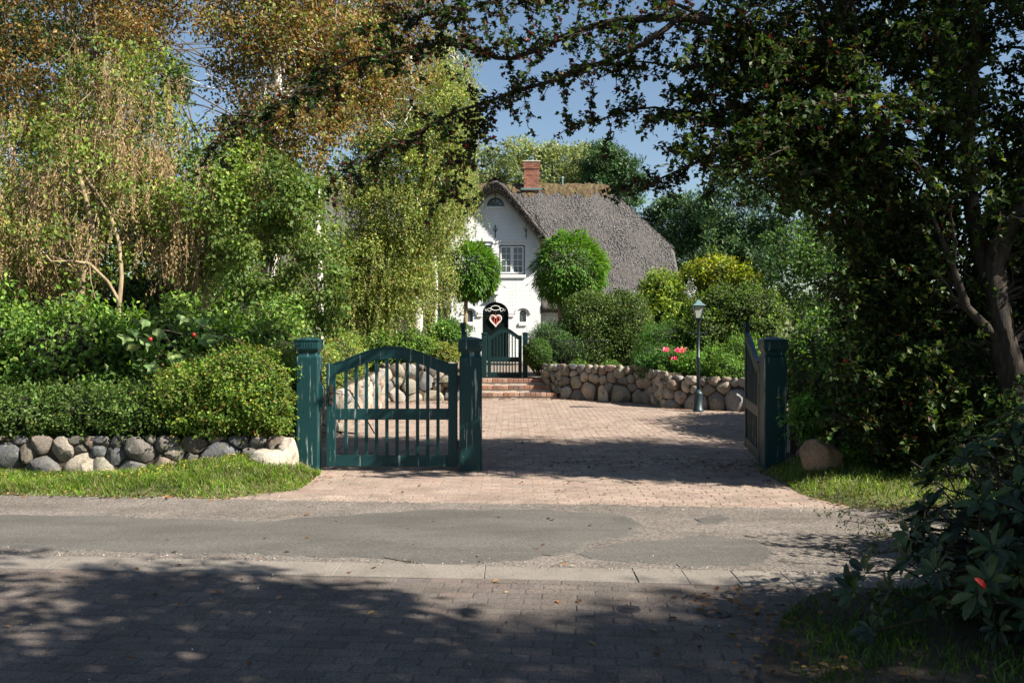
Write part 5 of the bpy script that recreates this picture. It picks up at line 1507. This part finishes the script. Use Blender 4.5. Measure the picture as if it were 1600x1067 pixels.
rose = hump('rose_bush', 'rose bush with pink blooms above the bend of the fieldstone wall', 'rose bush', [(P3(1048, 572, 20.0), (.50, .35, .30)), (P3(1020, 575, 20.3), (.38, .3, .28))], 9000, .05, [(.03, .075, .018), (.05, .11, .022)], None, 'oval', 'leaf', None, 110, rough=.16, depth=.35, zfloor=.5)
for px, py, sc_ in ((1063, 551, 1.0), (1053, 563, .85), (1040, 549, .7), (1084, 568, .45)):
    c = at(px, py, 19.75); r = np.random.default_rng(px); n_ = 44
    d = rand_dir(n_, r); d[:, 2] = np.abs(d[:, 2]) * .8; q = r.random((n_, 1)) ** .5
    leaves('bloom', c + d * q * .085 * sc_, d + np.array([0, 0, .5]), d + rand_dir(n_, r) * .4, .075 * sc_ * (.7 + .5 * r.random(n_)), palette(n_, [(.70, .13, .22), (.80, .26, .36), (.55, .07, .13)], None, .15, r), 'oval', M['leaf'], rose)
wf = empty('hydrangea', (4.75, 25, .45)); tag(wf, 'white flower plume among the shrubs just above the lamp', 'flower')
branches('stems', [(curve((4.75, 25, .45), at(1078, 480, 25), 6, 0, .1), .015, .008)], M['bark'], wf, 5)
r = np.random.default_rng(3); n_ = 240
c = at(1078, 457, 25); leaves('flower_head', c + r.normal(0, 1, (n_, 3)) * np.array([.07, .07, .15]), rand_dir(n_, r), rand_dir(n_, r), .05 * (.7 + .6 * r.random(n_)), palette(n_, [(.75, .75, .70), (.8, .8, .78)], None, .05, r), 'oval', M['leaf_dry'], wf)
# ground cover along the wall tops
r = np.random.default_rng(8); n_ = 9000
u = r.random(n_); X = 1.0 + u * 3.9; Yb = np.interp(X, [1.0, 1.2, 2.9, 3.1, 4.9], [21.9, 21.75, 20.5, 19.3, 18.35])
P = np.stack([X, Yb + r.random(n_) ** 1.5 * .8, .60 + .18 * r.random(n_) * (1 + .6 * np.sin(X * 9))], 1)
o = leaves('ground_cover', P, rand_dir(n_, r) + np.array([0, -.3, .4]), rand_dir(n_, r) * .6 + np.array([0, 0, 1]), .05 * (.6 + .7 * r.random(n_)), palette(n_, [(.05, .10, .02), (.09, .15, .03), (.035, .075, .016)], None, .25, r), 'dia', M['leaf'])
tag(o, 'low leafy ground cover along the top of the curving fieldstone wall', 'ground cover', kind='stuff')

# trees beyond the house
SIL = [(.13, .15, .075), (.10, .13, .05), (.17, .19, .10), (.075, .11, .03), (.13, .155, .03)]
tree('poplar_tree', 'silvery green tree behind the chimney', 'tree', (1.2, 49, .3), (1.2, 49, 8.5), .2, [(P3(820, 285, 49), (2.6, 2, 2.2), .5), (P3(870, 280, 49), (2.3, 2, 1.9), .35), (P3(790, 300, 49), (1.6, 2, 2.2), .15)], 240, 90, .55, .16, SIL, None, 'dia', 'leaf', 'bark', 30, .0, 'trees behind the house', 120)
tree('poplar_tree', 'silvery green tree behind the chimney, farther to the right', 'tree', (4.2, 51, .3), (4.2, 51, 7.5), .2, [(P3(915, 285, 51), (1.9, 2, 1.9), .7), (P3(735, 300, 52), (2.6, 2, 2.6), .3)], 170, 90, .55, .16, SIL, None, 'dia', 'leaf', 'bark', 30, .0, 'trees behind the house', 121)
for k, (lab, b, ells, n_) in enumerate([
        ('dark pine rising above the right end of the ridge', (5.2, 47, .3), [(P3(945, 262, 47), (1.1, 1.0, 1.15), .5), (P3(975, 275, 47), (.95, 1, .9), .3), (P3(965, 300, 47), (1.7, 1, 1.2), .2)], 70),
        ('dark pine just right of the thatched hip', (8.0, 42, .3), [(P3(1060, 350, 42), (1.7, 1.4, 1.3), .6), (P3(1095, 400, 41), (1.9, 1.4, 1.5), .4)], 100),
        ('dark pine behind the golden shrub', (10.2, 40, .3), [(P3(1160, 340, 40), (2.0, 1.4, 1.8), .6), (P3(1150, 410, 39), (2.0, 1.4, 1.5), .4)], 110),
        ('dark pine deep behind the hawthorn', (14.5, 38, .3), [(P3(1330, 330, 38), (2.8, 1.6, 2.6), .6), (P3(1300, 430, 37), (3.2, 1.6, 1.8), .4)], 110)]):
    tree('pine_tree', lab, 'tree', b, (b[0], b[1], ells[0][0][2]), .17, ells, n_ * 2, 110, .5, .20, PINE, None, 'key', 'needle', 'bark', 26, -.2, 'pines round the house', 130 + k, flat=.55)
for k, (lab, b, e_, cl) in enumerate([
        ('leafy green tree in the garden beyond the open gate', (8.6, 24, .4), [((8.6, 24, 3.0), (2.2, 1.8, 2.4), 1.0)], DARK + GREEN[:1]),
        ('leafy tree in the garden right of the courtyard, farther back', (12.5, 19, .4), [((12.5, 19, 3.0), (2.2, 2.0, 2.3), 1.0)], GREEN),
        ('bushy tree behind the thick-trunked hawthorn', (8.0, 12.6, .3), [((8.2, 12.6, 1.9), (1.7, 1.0, 1.5), 1.0)], DARK + GREEN[:1]),
        ('bushy tree far behind the thick-trunked hawthorn', (13.5, 14.5, .3), [((13.5, 14.5, 2.4), (2.4, 1.6, 2.2), 1.0)], DARK + GREEN[:1]),
        ('leafy tree in the garden right of the courtyard, close to the wall', (9.2, 14.2, .3), [((9.0, 13.9, 3.3), (1.7, 1.25, 1.7), 1.0)], DARK + GREEN[:1])]):
    tree('garden_tree', lab, 'tree', b, (b[0], b[1], e_[0][0][2] + .8), .10, e_, 135, 85, .5, .11, cl, None, 'dia', 'leaf', 'bark', 26, .2, 'trees in the right garden', 140 + k)

# ------------------------------------------------------------------ hawthorns arching over the driveway
def twigs(limbs, spacing, lo, hi, r, droop=.0, leaf_step=.035, spread=.8, fine=True):
    lines, LP, LD = [], [], []
    for pts in limbs:
        pts = np.asarray(pts); seg = np.linalg.norm(np.diff(pts, axis=0), axis=1); s = np.concatenate([[0], np.cumsum(seg)])
        tot = s[-1]; k = max(2, int(tot / spacing))
        for t in (np.arange(k) + r.random(k)) / k * tot:
            p = np.array([np.interp(t, s, pts[:, i]) for i in range(3)]); d = np.array([np.interp(min(t + .05, tot), s, pts[:, i]) for i in range(3)]) - p
            d = d / (np.linalg.norm(d) + 1e-6)
            L = r.uniform(lo, hi) * (1 - .35 * t / tot)
            q = p + unit((d * .6 + r.normal(0, 1, 3) * spread + np.array([0, 0, -droop]))[None])[0] * L
            ln = curve(p, q, 5, .02, .35, r); lines.append((ln, .008, .003))
            allp = [ln]
            for _ in range(3):
                a = ln[r.integers(1, 5)]; e_ = a + unit((unit((q - p)[None])[0] * .7 + r.normal(0, .8, 3) + np.array([0, 0, -droop * .6]))[None])[0] * L * r.uniform(.3, .6)
                l2 = curve(a, e_, 3, 0, .3, r); lines += [(l2, .004, .002)] if fine else []; allp.append(l2)
            for l_ in allp:
                LL = np.linalg.norm(l_[-1] - l_[0]); m = max(3, int(LL / leaf_step * 2))
                tt = r.random(m) * (len(l_) - 1); i = tt.astype(int).clip(0, len(l_) - 2); f_ = (tt - i)[:, None]
                LP.append(l_[i] * (1 - f_) + l_[i + 1] * f_ + r.normal(0, .016, (m, 3))); LD.append(np.repeat((l_[-1] - l_[0])[None] / max(LL, .01), m, 0))
    return lines, np.vstack(LP), np.vstack(LD)


HAW = [(.020, .042, .012), (.030, .060, .015), (.048, .085, .018), (.09, .11, .022), (.055, .018, .012)]  # greens darkened: dim light on the crowns put into the leaf colour


def hawthorn(label, base, trunks, limbs, fill, seed, lsize, wts, lw, sp=.085):
    r = np.random.default_rng(seed)
    root = empty('hawthorn_tree', tuple(base)); tag(root, label, 'tree', 'hawthorn trees over the driveway mouth')
    L = [(np.array(t_[0]), t_[1], t_[2]) for t_ in trunks] + [(np.array(l_[0]), l_[1], l_[2]) for l_ in limbs]
    auto = []
    tp = np.vstack([np.array(t_[0]) for t_ in trunks])
    for (tgt, n_, sag) in fill:
        for _ in range(n_):
            e_ = tgt(r); s_ = tp[np.argmin(np.linalg.norm((tp - e_) * np.array([1, 1, 1.15]) + np.array([0, 0, .5]), axis=1) + r.random(len(tp)) * .8)]
            ln = curve(s_, e_, 9, sag, .35, r); auto.append(ln); L.append((ln, .020, .006))
    tl, LP, LD = twigs([np.array(l_[0])[max(0, len(l_[0]) // 6):] for l_ in limbs], sp * .62, .18, .50, r, .25)
    tl2, LP2, LD2 = twigs([a[3:] for a in auto], sp, .2, .5, r, .2, fine=False)
    branches('trunk', L + tl + tl2, M['shaded_bark'], root, 8)
    for P, D, tm, ww in ((LP2, LD2, 'dia', wts), (LP, LD, 'lobed', lw)):
        n_ = len(P)
        leaves('crown', P, D * .5 + rand_dir(n_, r), rand_dir(n_, r) * .7 + np.array([0, 0, 1]), lsize * (1.12 if tm == 'dia' else 1.0) * (.6 + .7 * r.random(n_)), palette(n_, HAW, ww, .25, r), tm, M['leaf_dark'], root)
    P = np.vstack([LP, LP2]); n_ = len(P)
    # haws hanging in small bunches
    k = 300; q = P[r.choice(n_, k)]; q = np.repeat(q, 2, 0) + r.normal(0, .02, (2 * k, 3)) + np.array([0, 0, -.03])
    ico = np.array([(0, 0, 1), (.9, 0, 0), (0, .9, 0), (-.9, 0, 0), (0, -.9, 0), (0, 0, -1.0)]) * .0085
    fi = np.array([(0, 1, 2), (0, 2, 3), (0, 3, 4), (0, 4, 1), (5, 2, 1), (5, 3, 2), (5, 4, 3), (5, 1, 4)])
    V = (q[:, None] + ico[None]).reshape(-1, 3); idx = (np.arange(2 * k)[:, None, None] * 6 + fi[None]).reshape(-1, 3)
    b = mesh_np('haws', V, idx, M['berry'], root, smooth=True); b['kind'] = 'stuff'
    print('hawthorn leaves', n_)
    return root


def img(*pts): return [at(a, b, c) for a, b, c in pts]


def limg(*pts): return [at(a, b, c + 1.15 * min(1, max(0, (1150 - a) / 350))) for a, b, c in pts]


lim = [
    (limg((1360, 150, 9.4), (1290, 90, 9.3), (1200, 55, 9.2), (1120, 36, 9.1), (1060, 28, 9.0), (975, 30, 8.9), (930, 40, 8.8), (880, 58, 8.8), (840, 78, 8.7), (800, 92, 8.7), (776, 91, 8.7), (744, 72, 8.6), (713, 41, 8.6), (690, 0, 8.6), (660, -60, 8.6)), .05, .012),
    (limg((776, 91, 8.7), (720, 70, 8.7), (690, 66, 8.7), (650, 76, 8.7), (613, 86, 8.7), (556, 92, 8.7), (510, 118, 8.7), (460, 150, 8.7), (400, 180, 8.7), (350, 208, 8.7), (318, 236, 8.7)), .024, .005),
    (limg((1060, 28, 9.0), (1041, 45, 8.9), (1007, 68, 8.9), (961, 90, 8.8), (899, 114, 8.8), (853, 130, 8.8), (806, 142, 8.8), (760, 161, 8.8), (713, 174, 8.8), (675, 194, 8.8), (638, 219, 8.8), (588, 238, 8.8), (541, 266, 8.8), (508, 296, 8.8)), .032, .005),
    (limg((1290, 90, 9.3), (1240, 62, 9.3), (1193, 65, 9.3), (1131, 83, 9.2), (1109, 96, 9.2), (1081, 108, 9.2), (1057, 107, 9.1), (1023, 99, 9.1), (976, 94, 9.1), (945, 104, 9.1)), .03, .006),
    (limg((1330, 220, 9.5), (1270, 190, 9.4), (1190, 172, 9.4), (1120, 180, 9.4), (1063, 176, 9.3), (1023, 168, 9.3), (976, 173, 9.3), (933, 189, 9.3), (890, 198, 9.3)), .026, .004),
    (limg((1340, 270, 9.6), (1270, 250, 9.6), (1200, 240, 9.6), (1120, 238, 9.6), (1070, 262, 9.6), (1030, 280, 9.6), (990, 285, 9.6), (965, 300, 9.6)), .026, .005),
    (limg((806, 142, 8.8), (776, 160, 8.8), (754, 194, 8.8), (729, 235, 8.8), (710, 280, 8.8), (692, 322, 8.8)), .012, .003),
    (limg((1120, 36, 9.1), (1020, -10, 9.1), (920, -20, 9.0), (820, -10, 8.9), (740, 10, 8.9), (640, 30, 8.8), (580, 40, 8.8)), .02, .005),
    (limg((1300, 120, 9.3), (1230, 120, 9.2), (1160, 132, 9.2), (1110, 150, 9.2), (1060, 140, 9.2)), .02, .005),
]
trunkA = [(img((1452, 760, 9.7), (1440, 709, 9.7), (1432, 671, 9.7), (1410, 596, 9.7), (1399, 559, 9.7), (1387, 484, 9.7), (1395, 439, 9.65), (1398, 383, 9.6), (1392, 313, 9.6), (1385, 260, 9.55), (1372, 200, 9.5), (1360, 150, 9.4), (1340, 90, 9.4), (1330, 0, 9.4), (1310, -110, 9.4)), .125, .03),
          (img((1392, 313, 9.6), (1360, 300, 9.6), (1347, 282, 9.6), (1338, 238, 9.6), (1335, 157, 9.5), (1325, 125, 9.4), (1300, 60, 9.3), (1260, -60, 9.3)), .06, .025),
          (img((1395, 439, 9.65), (1420, 400, 9.8), (1440, 330, 10.0), (1470, 240, 10.2), (1480, 120, 10.3), (1470, -60, 10.4)), .05, .02)]
fillA = [(lambda r: at(r.uniform(1180, 1520), r.uniform(-220, 330), r.uniform(8.9, 10.8)), 180, .05),
         (lambda r: at(r.uniform(1040, 1300), r.uniform(0, 300), r.uniform(8.9, 9.8)), 46, .05),
         (lambda r: at(r.uniform(1295, 1480), r.uniform(330, 690), r.uniform(9.1, 10.3)), 150, .06)]
hawthorn('hawthorn with long dark limbs arching across the sky above the driveway', at(1452, 760, 9.7), trunkA, lim, fillA, 201, .058, [.30, .30, .22, .12, .06], [.32, .28, .10, .04, .26])
trunkB = [(img((1600, 800, 9.0), (1592, 700, 9.0), (1590, 620, 9.0), (1570, 540, 9.0), (1556, 470, 9.0), (1550, 410, 9.0), (1575, 350, 9.0), (1610, 310, 9.0), (1640, 250, 9.0), (1650, 100, 9.0), (1650, -100, 9.0)), .15, .05),
          (img((1556, 470, 9.0), (1530, 400, 9.1), (1516, 313, 9.2), (1513, 219, 9.2), (1520, 120, 9.2), (1530, 0, 9.3), (1520, -160, 9.3)), .09, .03),
          (img((1570, 540, 9.0), (1510, 480, 8.9), (1490, 420, 8.9), (1470, 370, 8.9), (1455, 330, 8.9)), .05, .015)]
fillB = [(lambda r: at(r.uniform(1420, 1900), r.uniform(-250, 330), r.uniform(8.6, 10.4)), 190, .05),
         (lambda r: at(r.uniform(1420, 1780), r.uniform(330, 720), r.uniform(9.0, 9.9)), 120, .06)]
limB = [(img((1513, 219, 9.2), (1460, 170, 8.9), (1400, 150, 8.6), (1330, 150, 8.4), (1260, 170, 8.3)), .03, .006)]
hawthorn('thick-trunked hawthorn at the right edge of the picture', at(1600, 800, 9.0), trunkB, limB, fillB, 202, .06, [.26, .30, .24, .15, .05], [.30, .30, .22, .12, .06])
tree('hawthorn_tree', 'bushy hawthorn standing past the right edge of the picture', 'tree', (7.6, 9.7, .1), (7.6, 9.7, 5.0), .13, [((7.6, 9.7, 4.4), (1.8, 1.15, 2.3), 1.0)], 190, 70, .42, .07, HAW[:4], None, 'dia', 'leaf_dark', 'shaded_bark', 26, .2, 'hawthorn trees over the driveway mouth', 203)
hump('hedge', 'dark hedge behind the hawthorn trunks at the side of the courtyard', 'hedge', [((5.6, 11.9, 1.1), (.8, .7, .95)), ((6.7, 11.8, 1.2), (.9, .7, 1.05)), ((7.9, 11.7, 1.2), (.9, .7, 1.05)), ((9.2, 11.6, 1.2), (1.0, .7, 1.05))], 20000, .065, DARK + GREEN[:1], None, 'dia', 'leaf', None, 209, rough=.14, depth=.3, zfloor=.25)
# thick undergrowth below the hawthorns
hump('undergrowth_shrub', 'leafy green undergrowth at the foot of the hawthorn trunks', 'shrub', [((4.6, 9.75, .55), (.45, .5, .5)), ((5.3, 9.4, .6), (.6, .6, .6)), ((4.15, 10.3, .7), (.4, .35, .5)), ((3.75, 10.75, .8), (.42, .35, .55))], 17000, .05, [(.04, .08, .018), (.07, .12, .025), (.10, .14, .03)], None, 'dia', 'leaf', None, 205, rough=.2, depth=.45, zfloor=.1)
hump('undergrowth_shrub', 'fresh green ivy clump between the gate post and the brown boulder', 'shrub', [(P3(1262, 655, 10.35), (.19, .2, .24)), (P3(1275, 690, 10.2), (.15, .12, .15))], 2600, .05, [(.05, .11, .02), (.08, .15, .028)], None, 'oval', 'leaf', None, 206, rough=.2, depth=.45, zfloor=.08)
hump('undergrowth_shrub', 'small bright weed clump between the two boulders', 'shrub', [(P3(1333, 712, 10.0), (.14, .14, .17))], 1200, .045, [(.07, .14, .02), (.10, .18, .03)], None, 'oval', 'leaf', None, 207, rough=.2, depth=.5, zfloor=.08)

# ------------------------------------------------------------------ rhododendron and a small-leaved bush in the near corner
r = np.random.default_rng(77)
rh = empty('rhododendron', (3.0, 4.7, .05)); tag(rh, 'dark rhododendron with long glossy leaves in the near corner', 'rhododendron')
ends = []
while len(ends) < 620:
    d = rand_dir(1, r)[0]; q = r.random() ** .45
    e_ = np.array([3.2, 4.75, .5]) + d * q * np.array([1.2, 1.0, .80])
    if e_[2] > .1: ends.append(e_)
ends += [at(1335, 925, 4.75), at(1352, 895, 4.8), at(1395, 925, 4.8), at(1375, 960, 4.7), at(1420, 880, 4.9), at(1445, 830, 5.0), at(1530, 770, 4.9), at(1480, 850, 4.8), at(1365, 985, 4.6)]
ends = np.array(ends)
lines, LP, LD, LN = [], [], [], []
for e_ in ends:
    b = np.array([3.1, 4.8, .05]) + r.normal(0, .25, 3) * np.array([1, 1, 0])
    lines.append((curve(b, e_, 8, .08, .3, r), .011, .005))
    m = r.integers(6, 10); a = np.arange(m) * 2 * np.pi / m + r.random() * 6; ax = unit((e_ - b + np.array([0, 0, .5]))[None])[0]
    s1 = unit(np.cross(ax, r.normal(0, 1, 3))[None])[0]; s2 = np.cross(ax, s1)
    dd = np.cos(a)[:, None] * s1 + np.sin(a)[:, None] * s2 + ax * r.uniform(.1, .7) + np.array([0, 0, -.15])
    LP.append(np.repeat(e_[None], m, 0) + dd * .015); LD.append(dd); LN.append(np.repeat(ax[None], m, 0) + r.normal(0, .25, (m, 3)))
branches('stems', lines, M['shaded_bark'], rh, 6)
P = np.vstack(LP); n_ = len(P)
leaves('foliage', P, np.vstack(LD), np.vstack(LN), .105 * (.6 + .7 * r.random(n_)), palette(n_, [(.011, .027, .009), (.016, .038, .011), (.024, .05, .013), (.05, .075, .016)], None, .2, r), 'rhodo', M['leaf_thick'], rh)
c = at(1522, 902, 4.2)
leaves('red_leaf', np.array([c, c + np.array([.01, .02, -.01])]), np.array([[.7, 0, -.55], [.8, .1, -.4]]), np.array([[.3, -1, .4], [.3, -1, .6]]), np.array([.075, .05]), np.array([(.55, .03, .02), (.5, .03, .02)]), 'rhodo', M['leaf_thick'], rh)
cb = empty('cotoneaster', (3.0, 5.9, .03)); tag(cb, 'thin arching small-leaved twigs reaching out over the lane above the rhododendron', 'shrub')
lim2 = [img((1560, 850, 5.8), (1480, 800, 5.8), (1420, 806, 5.8), (1375, 795, 5.8), (1330, 792, 5.8), (1300, 800, 5.8)), img((1560, 860, 5.7), (1470, 830, 5.7), (1410, 815, 5.7), (1360, 820, 5.7), (1320, 812, 5.7)),
        img((1560, 880, 5.6), (1470, 850, 5.6), (1400, 860, 5.6), (1350, 868, 5.6), (1300, 862, 5.6)), img((1560, 860, 5.8), (1500, 780, 5.8), (1450, 760, 5.8), (1420, 775, 5.8)),
        img((1560, 870, 5.7), (1450, 840, 5.7), (1390, 838, 5.7), (1350, 850, 5.7))]
for _ in range(26): lim2.append(curve((3.0 + r.normal(0, .1), 5.85 + r.normal(0, .1), .03), np.array([r.uniform(2.55, 3.8), r.uniform(5.4, 6.2), r.uniform(.25, .85)]), 7, .12, .3, r))
tl, LP, LD = twigs([np.array(l_) for l_ in lim2], .05, .05, .16, r, .1, .02)
branches('stems', [(np.array(l_), .007, .002) for l_ in lim2] + [(a, .0025, .001) for a, _, _ in tl], M['bark'], cb, 5)
n_ = len(LP); leaves('foliage', LP, LD * .5 + rand_dir(n_, r), rand_dir(n_, r) + np.array([0, 0, .8]), .017 * (.7 + .6 * r.random(n_)), palette(n_, HAW[:3], None, .25, r), 'dia', M['leaf_gloss'], cb)

hump('undergrowth_shrub', 'dark leafy shrub between the rhododendron and the thick hawthorn trunk', 'shrub', [((4.25, 6.2, .7), (.95, .6, .85)), ((5.2, 7.3, .8), (.7, .5, .9))], 15000, .055, DARK + [(.05, .085, .02)], None, 'dia', 'leaf_dark', None, 208, rough=.2, depth=.4, zfloor=.05)

# ------------------------------------------------------------------ street trees beside the viewer: they shade the near pavement; the tall one is added to shade the hawthorns
for k, (lab, c, rad, nb) in enumerate([('leafy street tree right of the viewer, nearer the pavement', (3.2, 1.65, 5.3), (2.35, 1.7, 1.9), 165), ('leafy street tree right of the viewer, farther along the pavement', (10.6, .4, 6.4), (2.4, 1.6, 2.2), 180), ('tall leafy street tree added beside the lane to shade the hawthorns', (11.0, 7.2, 8.3), (2.5, 1.2, 2.2), 125)]):
    tree('street_tree', lab, 'tree', (c[0], c[1], 0), (c[0], c[1], c[2] + .6), .16, [(c, rad, 1.0)], nb, 105, .44, .12, GREEN, None, 'dia', 'leaf', 'bark', 28, .2, 'street trees', 210 + k)

# ------------------------------------------------------------------ grass and litter
r = np.random.default_rng(15)
GR = [(.10, .175, .020), (.12, .20, .024), (.075, .135, .016), (.15, .20, .035), (.08, .15, .018), (.18, .16, .07)]
n_ = 28000
X = -8.0 + 5.9 * r.random(n_) ** .8; v = r.random(n_)
lo_ = left_lim(X); Yg = lo_ - .16 * r.random(n_) ** 2.5 + (10.35 - lo_) * v
ok = (r.random(n_) < .45 + .55 * (np.sin(X * 5) * np.cos(Yg * 6) > -.4))
P = np.stack([X, Yg, np.maximum(bank_left(X, Yg), 0)], 1)[ok]; hs_ = np.clip(.35 + (Yg - lo_) * 2.2, .3, 1)[ok]
grass('verge_grass', 'bright grass on the verge below the roadside stone wall', P, .075, GR, 16, .0045, hs=hs_)
n_ = 12500
X = 2.8 + 3.6 * r.random(n_); lo_ = right_lim(X); Yg = lo_ - .16 * r.random(n_) ** 2.5 + (10.4 - lo_) * r.random(n_)
grass('verge_grass', 'bright grass patch beside the brown boulder, right of the driveway', np.stack([X, Yg, np.maximum(bank_right(X, Yg), 0)], 1), .07, GR, 17, .0045, hs=np.clip(.35 + (Yg - lo_) * 2.2, .3, 1))
n_ = 15000
X = 1.15 + 2.6 * r.random(n_); lim_ = near_lim(X); Yg = 3.2 + (lim_ - 3.2) * r.random(n_) ** .7
ok = (r.random(n_) < .55 + .45 * np.sin(X * 6) * np.sin(Yg * 5)) & (r.random(n_) < np.clip((X - 1.12 - .5 * (5.2 - Yg).clip(0, 1) * .3) * 3, 0, 1))
zg = .015 + .06 * np.clip((X - 1.2) / 1.5, 0, 1)
grass('verge_grass', 'dark grass tufts under the rhododendron in the near corner', np.stack([X, Yg, zg], 1)[ok], .065, [(.05, .10, .014), (.075, .13, .018), (.035, .07, .012)], 18, .0035)
n_ = 130
X = r.uniform(-6.5, -2.6, n_); Yg = r.uniform(9.4, 10.1, n_); P = np.stack([X, Yg, bank_left(X, Yg) + .075], 1)
o = leaves('wild_flowers', np.repeat(P, 4, 0), rand_dir(4 * n_, r) * np.array([1, 1, .2]), np.array([0, -.3, 1]) + rand_dir(4 * n_, r) * .3, np.full(4 * n_, .013), palette(4 * n_, [(.75, .55, .03), (.8, .75, .5)], [.75, .25], .1, r), 'oval', M['leaf_dry']); tag(o, 'tiny yellow flowers in the verge grass', 'flowers', kind='stuff')
# loose grit along the edges of the lane
n_ = 3800
X = r.uniform(-6, 4.5, n_); side_ = r.random(n_)
Yg = np.where(side_ < .55, far_edge(X) + r.normal(.05, .13, n_), np.where(side_ < .8, kerb_far(X) + r.normal(0, .07, n_), r.uniform(4.2, 8.5, n_)))
ic = np.array([(0, 0, .8), (.9, 0, 0), (-.4, .8, 0), (-.5, -.8, 0)]); fi = np.array([(0, 1, 2), (0, 2, 3), (0, 3, 1)])
sz = .004 + .007 * r.random(n_) ** 3; rt = r.random(n_) * 6.28
Vx = (ic[None, :, 0] * np.cos(rt)[:, None] - ic[None, :, 1] * np.sin(rt)[:, None]) * sz[:, None]; Vy = (ic[None, :, 0] * np.sin(rt)[:, None] + ic[None, :, 1] * np.cos(rt)[:, None]) * sz[:, None]
V = np.stack([X[:, None] + Vx, Yg[:, None] + Vy, .007 + ic[None, :, 2] * sz[:, None]], -1).reshape(-1, 3)
o = mesh_np('grit', V, (np.arange(n_)[:, None, None] * 4 + fi[None]).reshape(-1, 3), M['brick'], None, col=np.repeat(palette(n_, [(.3, .27, .24), (.2, .18, .16), (.12, .11, .10), (.4, .36, .32)], None, .2, r), 4, 0)); tag(o, 'loose grit along the edges of the lane', 'grit', kind='stuff')
BR = [(.17, .085, .035), (.24, .12, .045), (.11, .065, .035), (.30, .19, .09), (.06, .045, .03)]
sp = []
sp.append(np.stack([r.uniform(-2.5, 3.3, 420), r.uniform(8.9, 17, 420)], 1))
sp.append(np.stack([r.normal(2.6, .35, 170), r.normal(10.9, .35, 170)], 1)); sp.append(np.stack([r.normal(1.2, .9, 150), r.normal(11.0, .3, 150)], 1))
sp.append(np.stack([r.normal(3.1, .25, 130), r.normal(10.1, .22, 130)], 1)); sp.append(np.stack([r.uniform(-1.0, 1.1, 220), r.normal(21.1, .12, 220)], 1))
sp.append(np.stack([r.uniform(-2.7, -1.1, 200), 19.9 + r.random(200) * .4 + 0], 1)); sp.append(np.stack([r.normal(-2.3, .2, 90), r.normal(9.9, .3, 90)], 1))
xx = r.uniform(1.1, 4.6, 240); sp.append(np.stack([xx, np.interp(xx, [1.1, 2.8, 3.0, 4.6], [21.1, 19.9, 18.7, 17.75]) + r.normal(0, .08, 240)], 1))
sp.append(np.stack([r.normal(1.25, .18, 160), r.uniform(4.2, 5.6, 160)], 1)); sp.append(np.stack([r.uniform(-3, 1.3, 60), r.uniform(4.3, 8.4, 60)], 1))
xe = r.uniform(-6, -2.2, 160); sp.append(np.stack([xe, left_lim(xe) + r.normal(-.03, .08, 160)], 1)); xe = r.uniform(2.8, 5, 130); sp.append(np.stack([xe, right_lim(xe) + r.normal(-.03, .1, 130)], 1))
sp.append(np.stack([r.uniform(1.2, 3.5, 200), r.uniform(3.8, 5.4, 200)], 1))
sp = np.vstack(sp); n_ = len(sp)
zz_ = np.where((sp[:, 0] > 1.2) & (sp[:, 1] < 5.6), .05, .012)
o = leaves('fallen_leaves', np.column_stack([sp, zz_ + .006 * r.random(n_)]), rand_dir(n_, r) * np.array([1, 1, .15]), np.array([0, 0, 1]) + rand_dir(n_, r) * .35, .045 * (.5 + .8 * r.random(n_)), palette(n_, BR, None, .2, r), 'oval', M['leaf_dry'])
tag(o, 'dry brown fallen leaves scattered over the paving', 'leaves', kind='stuff')
#print('TRIS', sum(sum(len(p.vertices) - 2 for p in m.polygons) for m in bpy.data.meshes if len(m.polygons) < 5000) + sum(len(m.polygons) for m in bpy.data.meshes if len(m.polygons) >= 5000))
